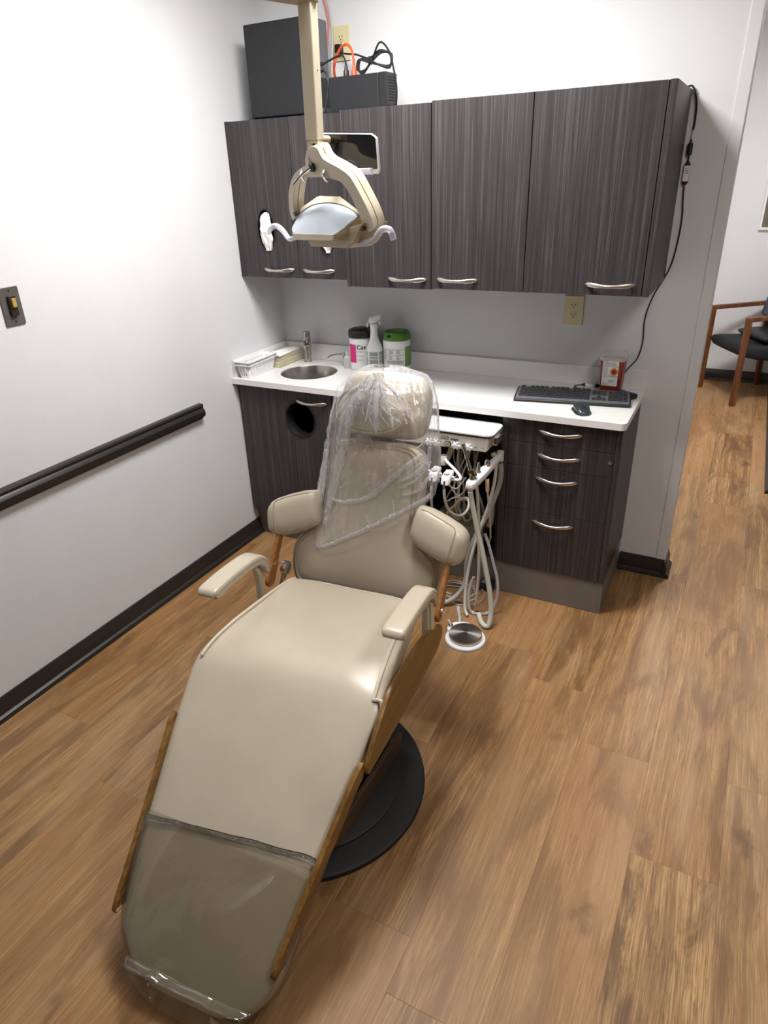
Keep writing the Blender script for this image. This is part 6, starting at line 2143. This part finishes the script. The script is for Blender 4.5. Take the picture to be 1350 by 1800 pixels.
# rolled hem along the slanted mouth of the bag
P = []
for k in range(41):
    f_ = k / 40
    x = -0.190 + 0.392 * f_
    z = 0.578 + 0.215 * f_ ** 1.1
    P.append(on_bag(x, z, 0.009) + V(0, 0, 0.003 * noise.noise(Vector((k * 0.3, 1, 1)))))
rings = []
for j, p in enumerate(P):
    d = (P[min(j + 1, 40)] - P[max(0, j - 1)]).normalized()
    upn = V(0, -1, 0).cross(d).normalized()
    hh = 0.010 + 0.004 * noise.noise(Vector((j * 0.4, 4, 4)))
    rings.append([p + upn * hh, p + V(0, -0.0035, 0), p - upn * 0.006, p + V(0, 0.001, 0)])
obj('hem', B().loft(rings, True, True), M['fold'], t, smooth=180)

# ------------------------------------------------------------------ clear vinyl cover on the foot end
t = thing('foot_cover', 'clear vinyl protector slipped over the foot end of the dental chair', 'chair cover', CHO, CHR, local=True)
rows = [r for r in SD if r[0] <= -0.452]
grow = seat_rows([(y, z, w, th, cx) for y, z, w, th, cx in rows[:-6]], 0.006)
tail = [(V(0.030, -0.708, 0.078), V(0.160, 0, 0), V(0, -0.024, 0.034)), (V(0.036, -0.722, 0.062), V(0.144, 0, 0), V(0, -0.016, 0.022)), (V(0.042, -0.734, 0.047), V(0.122, 0, 0), V(0, -0.010, 0.013)), (V(0.047, -0.743, 0.036), V(0.096, 0, 0), V(0, -0.006, 0.007))]
grow = [(c, A, Bx if Bx.z > 0 else -Bx) for c, A, Bx in grow]
CREASE = [(-0.131, -0.511, -0.146, -0.602, 0.011, 0.014), (0.152, -0.522, 0.078, -0.598, 0.012, 0.013), (0.160, -0.497, 0.141, -0.569, 0.007, 0.008), (0.110, -0.53, 0.062, -0.60, 0.006, 0.007),
          (-0.013, -0.672, -0.065, -0.744, 0.010, 0.011), (-0.017, -0.488, -0.003, -0.540, 0.007, 0.008), (0.030, -0.488, 0.047, -0.535, 0.006, 0.007), (-0.222, -0.49, -0.185, -0.64, 0.006, 0.010)]


def finer(rows, k):
    out = []
    for i in range(len(rows) - 1):
        for s_ in range(k):
            f_ = s_ / k
            out.append(tuple(rows[i][q].lerp(rows[i + 1][q], f_) for q in range(3)))
    return out + [rows[-1]]


b = B().superloft(finer(grow + tail, 3), p=6.0, n=240, cap=False)
for v in b.bm.verts:
    x, y, z = v.co
    k = min(1.0, max(0.0, (-0.452 - y) / 0.03))
    s = 0.0045 * noise.noise(Vector((x * 7, y * 7, 2.0))) + 0.0035 * (1 - abs(noise.noise(Vector((x * 9 - y * 7, y * 6 + x * 4, 7.0))))) ** 4
    loose = min(1.0, max(0.0, (-0.64 - y) / 0.08))
    for (ax_, ay_, bx_, by_, hh_, ww_) in CREASE:
        dx_, dy_ = bx_ - ax_, by_ - ay_
        q_ = max(0.0, min(1.0, ((x - ax_) * dx_ + (y - ay_) * dy_) / (dx_ * dx_ + dy_ * dy_)))
        dd_ = math.hypot(x - ax_ - q_ * dx_, y - ay_ - q_ * dy_)
        s += hh_ * math.sin(PI * (0.15 + 0.7 * q_)) * math.exp(-(dd_ / ww_) ** 2) * (1.0 if z > 0.0 else 0.0)
    v.co.z = max(0.006, z + k * (0.002 + max(-0.002, s)) + loose * 0.006 * noise.noise(Vector((x * 12, y * 10, 9))))
obj('cover_film', b, M['vinyl'], t, smooth=180)
# stitched top hem, pulled slightly askew
P = []
rws = [r for r in seat_rows(SD)]
for k in range(49):
    f_ = k / 48
    x = -0.242 + 0.486 * f_
    yy = -0.476 + 0.030 * f_ + 0.004 * noise.noise(Vector((f_ * 7, 2, 2)))
    i = min(range(len(SD)), key=lambda j: abs(SD[j][0] - yy))
    zz_ = SD[i][1] + (yy - SD[i][0]) * 0.735
    edge = max(0, abs(x) - 0.205) / 0.04
    P.append(V(x + 0.004, yy, zz_ + 0.0075 - 0.010 * edge ** 2 + 0.006 * noise.noise(Vector((x * 4.0, yy * 5.0, 1.7)))))
rings = []
for j, p in enumerate(P):
    wv_ = V(0, 0.0032, 0.0024) * (1.0 + 0.25 * noise.noise(Vector((j * 0.6, 0, 0))))
    nn = V(0, -0.0010, 0.0014)
    rings.append([p + wv_ + nn, p - wv_ + nn, p - wv_ - nn, p + wv_ - nn])
obj('stitched_hem', B().loft(rings), M['hem'], t, smooth=40)
b = B()
P2 = [p + V(0, 0.0036, 0.0042) for p in P]
b.tube(P2, 0.0012, 6, smooth=1)
obj('hem_thread', b, M['brown'], t)

# ------------------------------------------------------------------ armchair and picture out in the hall
F1, F2, R2_ = V(2.160, 2.776, 0), V(1.895, 3.236, 0), V(2.268, 3.440, 0)
ex = (F2 - F1).normalized()           # across the chair
ey = (R2_ - F2).normalized()          # front to back
W_, D_ = (F2 - F1).length, 0.44
R1q = F1 + ey * D_
R2q = F2 + ey * D_
t = thing('armchair', 'walnut framed armchair with dark seat standing in the hall beyond the wall end', 'armchair', tuple((F1 + R2q) / 2))
up_ = V(0, 0, 1)


def barq(name, p0, p1, w, h, m='walnut', parent=None):
    """square bar from p0 to p1"""
    p0, p1 = Vector(p0), Vector(p1)
    d = (p1 - p0).normalized()
    a = ex if abs(d.dot(ex)) < 0.7 else ey
    c = d.cross(a).normalized()
    b = B()
    b.loft([[p + a * (sx * w) + c * (sy * h) for sx, sy in ((-1, -1), (1, -1), (1, 1), (-1, 1))] for p in (p0, p1)])
    return obj(name, b, M[m], parent or t, smooth=0, bevel=0.005, seg=3)


ARM = 0.650
for Fp, Rp in ((F1, R1q), (F2, R2q)):
    barq('front_leg', Fp + up_ * 0.0005, Fp + up_ * (ARM - 0.012), 0.017, 0.020)
    barq('rear_leg', Rp + up_ * 0.0005 + ey * 0.04, Rp + up_ * (ARM + 0.02), 0.017, 0.020)
    barq('arm', Fp - ey * 0.020 + up_ * ARM, Rp + ey * 0.02 + up_ * (ARM + 0.022), 0.018, 0.016)
ctr = (F1 + F2) / 2
rows = []
for q, zc, h in ((0.01, 0.415, 0.018), (0.02, 0.412, 0.040), (0.06, 0.405, 0.052), (0.16, 0.392, 0.066), (0.30, 0.382, 0.072), (0.40, 0.385, 0.066), (0.44, 0.395, 0.045)):
    rows.append((ctr + ey * q + up_ * zc, ex * (W_ / 2 - 0.022), up_ * h))
obj('seat', B().superloft(rows, p=4.5, n=32), M['navy'], t, smooth=60)
rows = []
for zc, back, h in ((0.585, 0.400, 0.020), (0.60, 0.402, 0.045), (0.70, 0.425, 0.055), (0.84, 0.46, 0.055), (0.98, 0.50, 0.045), (1.00, 0.505, 0.02)):
    rows.append((ctr + ey * back + up_ * zc, ex * (W_ / 2 - 0.02 - (0.03 if zc > 0.97 else 0)), ey * h))
obj('backrest', B().superloft(rows, p=3.6, n=32), M['bluegrey'], t, smooth=60)
obj('back_rail', B().cyl(R1q + up_ * 0.56 + ey * 0.0, R2q + up_ * 0.56 + ey * 0.0, 0.012, n=12), M['black'], t)
rows = []
for q, h in ((0.155, 0.008), (0.165, 0.022), (0.20, 0.030), (0.28, 0.032), (0.36, 0.030), (0.395, 0.02)):
    rows.append((ctr + ey * q + up_ * 0.492 + ex * (-0.05), ex * 0.185, up_ * h))
o = obj('seat_pad', B().superloft(rows, p=4.0, n=32), M['blackvinyl'], None, smooth=60)
tag(o, 'glossy black vinyl cushion lying on the seat of the hall armchair', 'cushion')

t = thing('wall_picture', 'lower corner of a taupe framed picture on the far hall wall', 'picture', (2.5, FARY - 0.02, 1.40))
obj('picture_panel', B().box((2.118, FARY - 0.022, 1.222), (2.90, FARY - 0.003, 1.80)), M['tile'], t, smooth=0)
b = B()
b.box((2.100, FARY - 0.028, 1.203), (2.92, FARY - 0.0015, 1.2215))
b.box((2.100, FARY - 0.028, 1.2220), (2.1175, FARY - 0.0015, 1.82))
obj('picture_frame', b, M['trim'], t, smooth=0, bevel=0.002)

# ------------------------------------------------------------------ ceiling lights, daylight level, camera
def troffer(label, cx, cy, w, l, power, col=(1.0, 0.985, 0.96)):
    t = thing('ceiling_light', label, 'ceiling light', (cx, cy, CEIL - 0.03))
    b = B()
    b.box((cx - w / 2 - 0.02, cy - l / 2 - 0.02, CEIL - 0.03), (cx + w / 2 + 0.02, cy - l / 2, CEIL - 0.0006))
    b.box((cx - w / 2 - 0.02, cy + l / 2, CEIL - 0.03), (cx + w / 2 + 0.02, cy + l / 2 + 0.02, CEIL - 0.0006))
    b.box((cx - w / 2 - 0.02, cy - l / 2, CEIL - 0.03), (cx - w / 2, cy + l / 2, CEIL - 0.0006))
    b.box((cx + w / 2, cy - l / 2, CEIL - 0.03), (cx + w / 2 + 0.02, cy + l / 2, CEIL - 0.0006))
    obj('light_frame', b, M['trim'], t, smooth=0)
    ld = bpy.data.lights.new('tube_light', 'AREA')
    ld.shape = 'RECTANGLE'
    ld.size, ld.size_y = w * 0.96, l * 0.96
    ld.energy = power
    ld.color = col
    lo = bpy.data.objects.new('tube_light', ld)
    COL.objects.link(lo)
    lo.location = (cx, cy, CEIL - 0.012)
    return lo


LIGHTS = [('square ceiling light in front of the wall cabinets', 1.04, -1.06, 0.56, 0.56, 48),
          ('square ceiling light above the foot of the dental chair', 0.95, -2.95, 0.56, 0.56, 1.0),
          ('square ceiling light over the open side of the room', 2.75, -1.9, 0.56, 0.56, 21),
          ('square ceiling light out in the hall', 2.12, 1.6, 0.4, 0.56, 48)]
for L_ in LIGHTS:
    troffer(*L_)

w = bpy.data.worlds.new('room_air')
sc.world = w
w.use_nodes = True
w.node_tree.nodes['Background'].inputs[0].default_value = (0.9, 0.93, 1.0, 1)
w.node_tree.nodes['Background'].inputs[1].default_value = 0.3

CX, CYM, CZ = 2.1101, -2.9695, 1.7124
yaw, pitch, roll = 0.5022, -0.4633, -0.0413
fw0 = V(-math.sin(yaw), math.cos(yaw), 0)
rt0 = V(math.cos(yaw), math.sin(yaw), 0)
fw = fw0 * math.cos(pitch) + V(0, 0, math.sin(pitch))
upc = V(0, 0, math.cos(pitch)) - fw0 * math.sin(pitch)
rt = rt0 * math.cos(roll) + upc * math.sin(roll)
upc = upc * math.cos(roll) - rt0 * math.sin(roll)
cam = bpy.data.cameras.new('camera')
cam.sensor_fit = 'VERTICAL'
cam.sensor_height = 36.0
cam.lens = 1193.4858 * 36.0 / 1800.0
cam.shift_x = 20.5618 / 1800.0
cam.shift_y = 0.7675 / 1800.0
cam.clip_start = 0.02
co = bpy.data.objects.new('camera', cam)
COL.objects.link(co)
mw = Matrix((rt, upc, -fw)).transposed().to_4x4()
mw.translation = V(CX, CYM, CZ)
co.matrix_world = mw
sc.camera = co
sc.view_settings.view_transform = 'Standard'
sc.view_settings.look = 'None'
sc.view_settings.gamma = 1.0
sc.view_settings.use_curve_mapping = False
sc.view_settings.exposure = 0.24
sc.cycles.max_bounces = 10
sc.cycles.transparent_max_bounces = 24
sc.cycles.diffuse_bounces = 6
sc.cycles.use_denoising = True
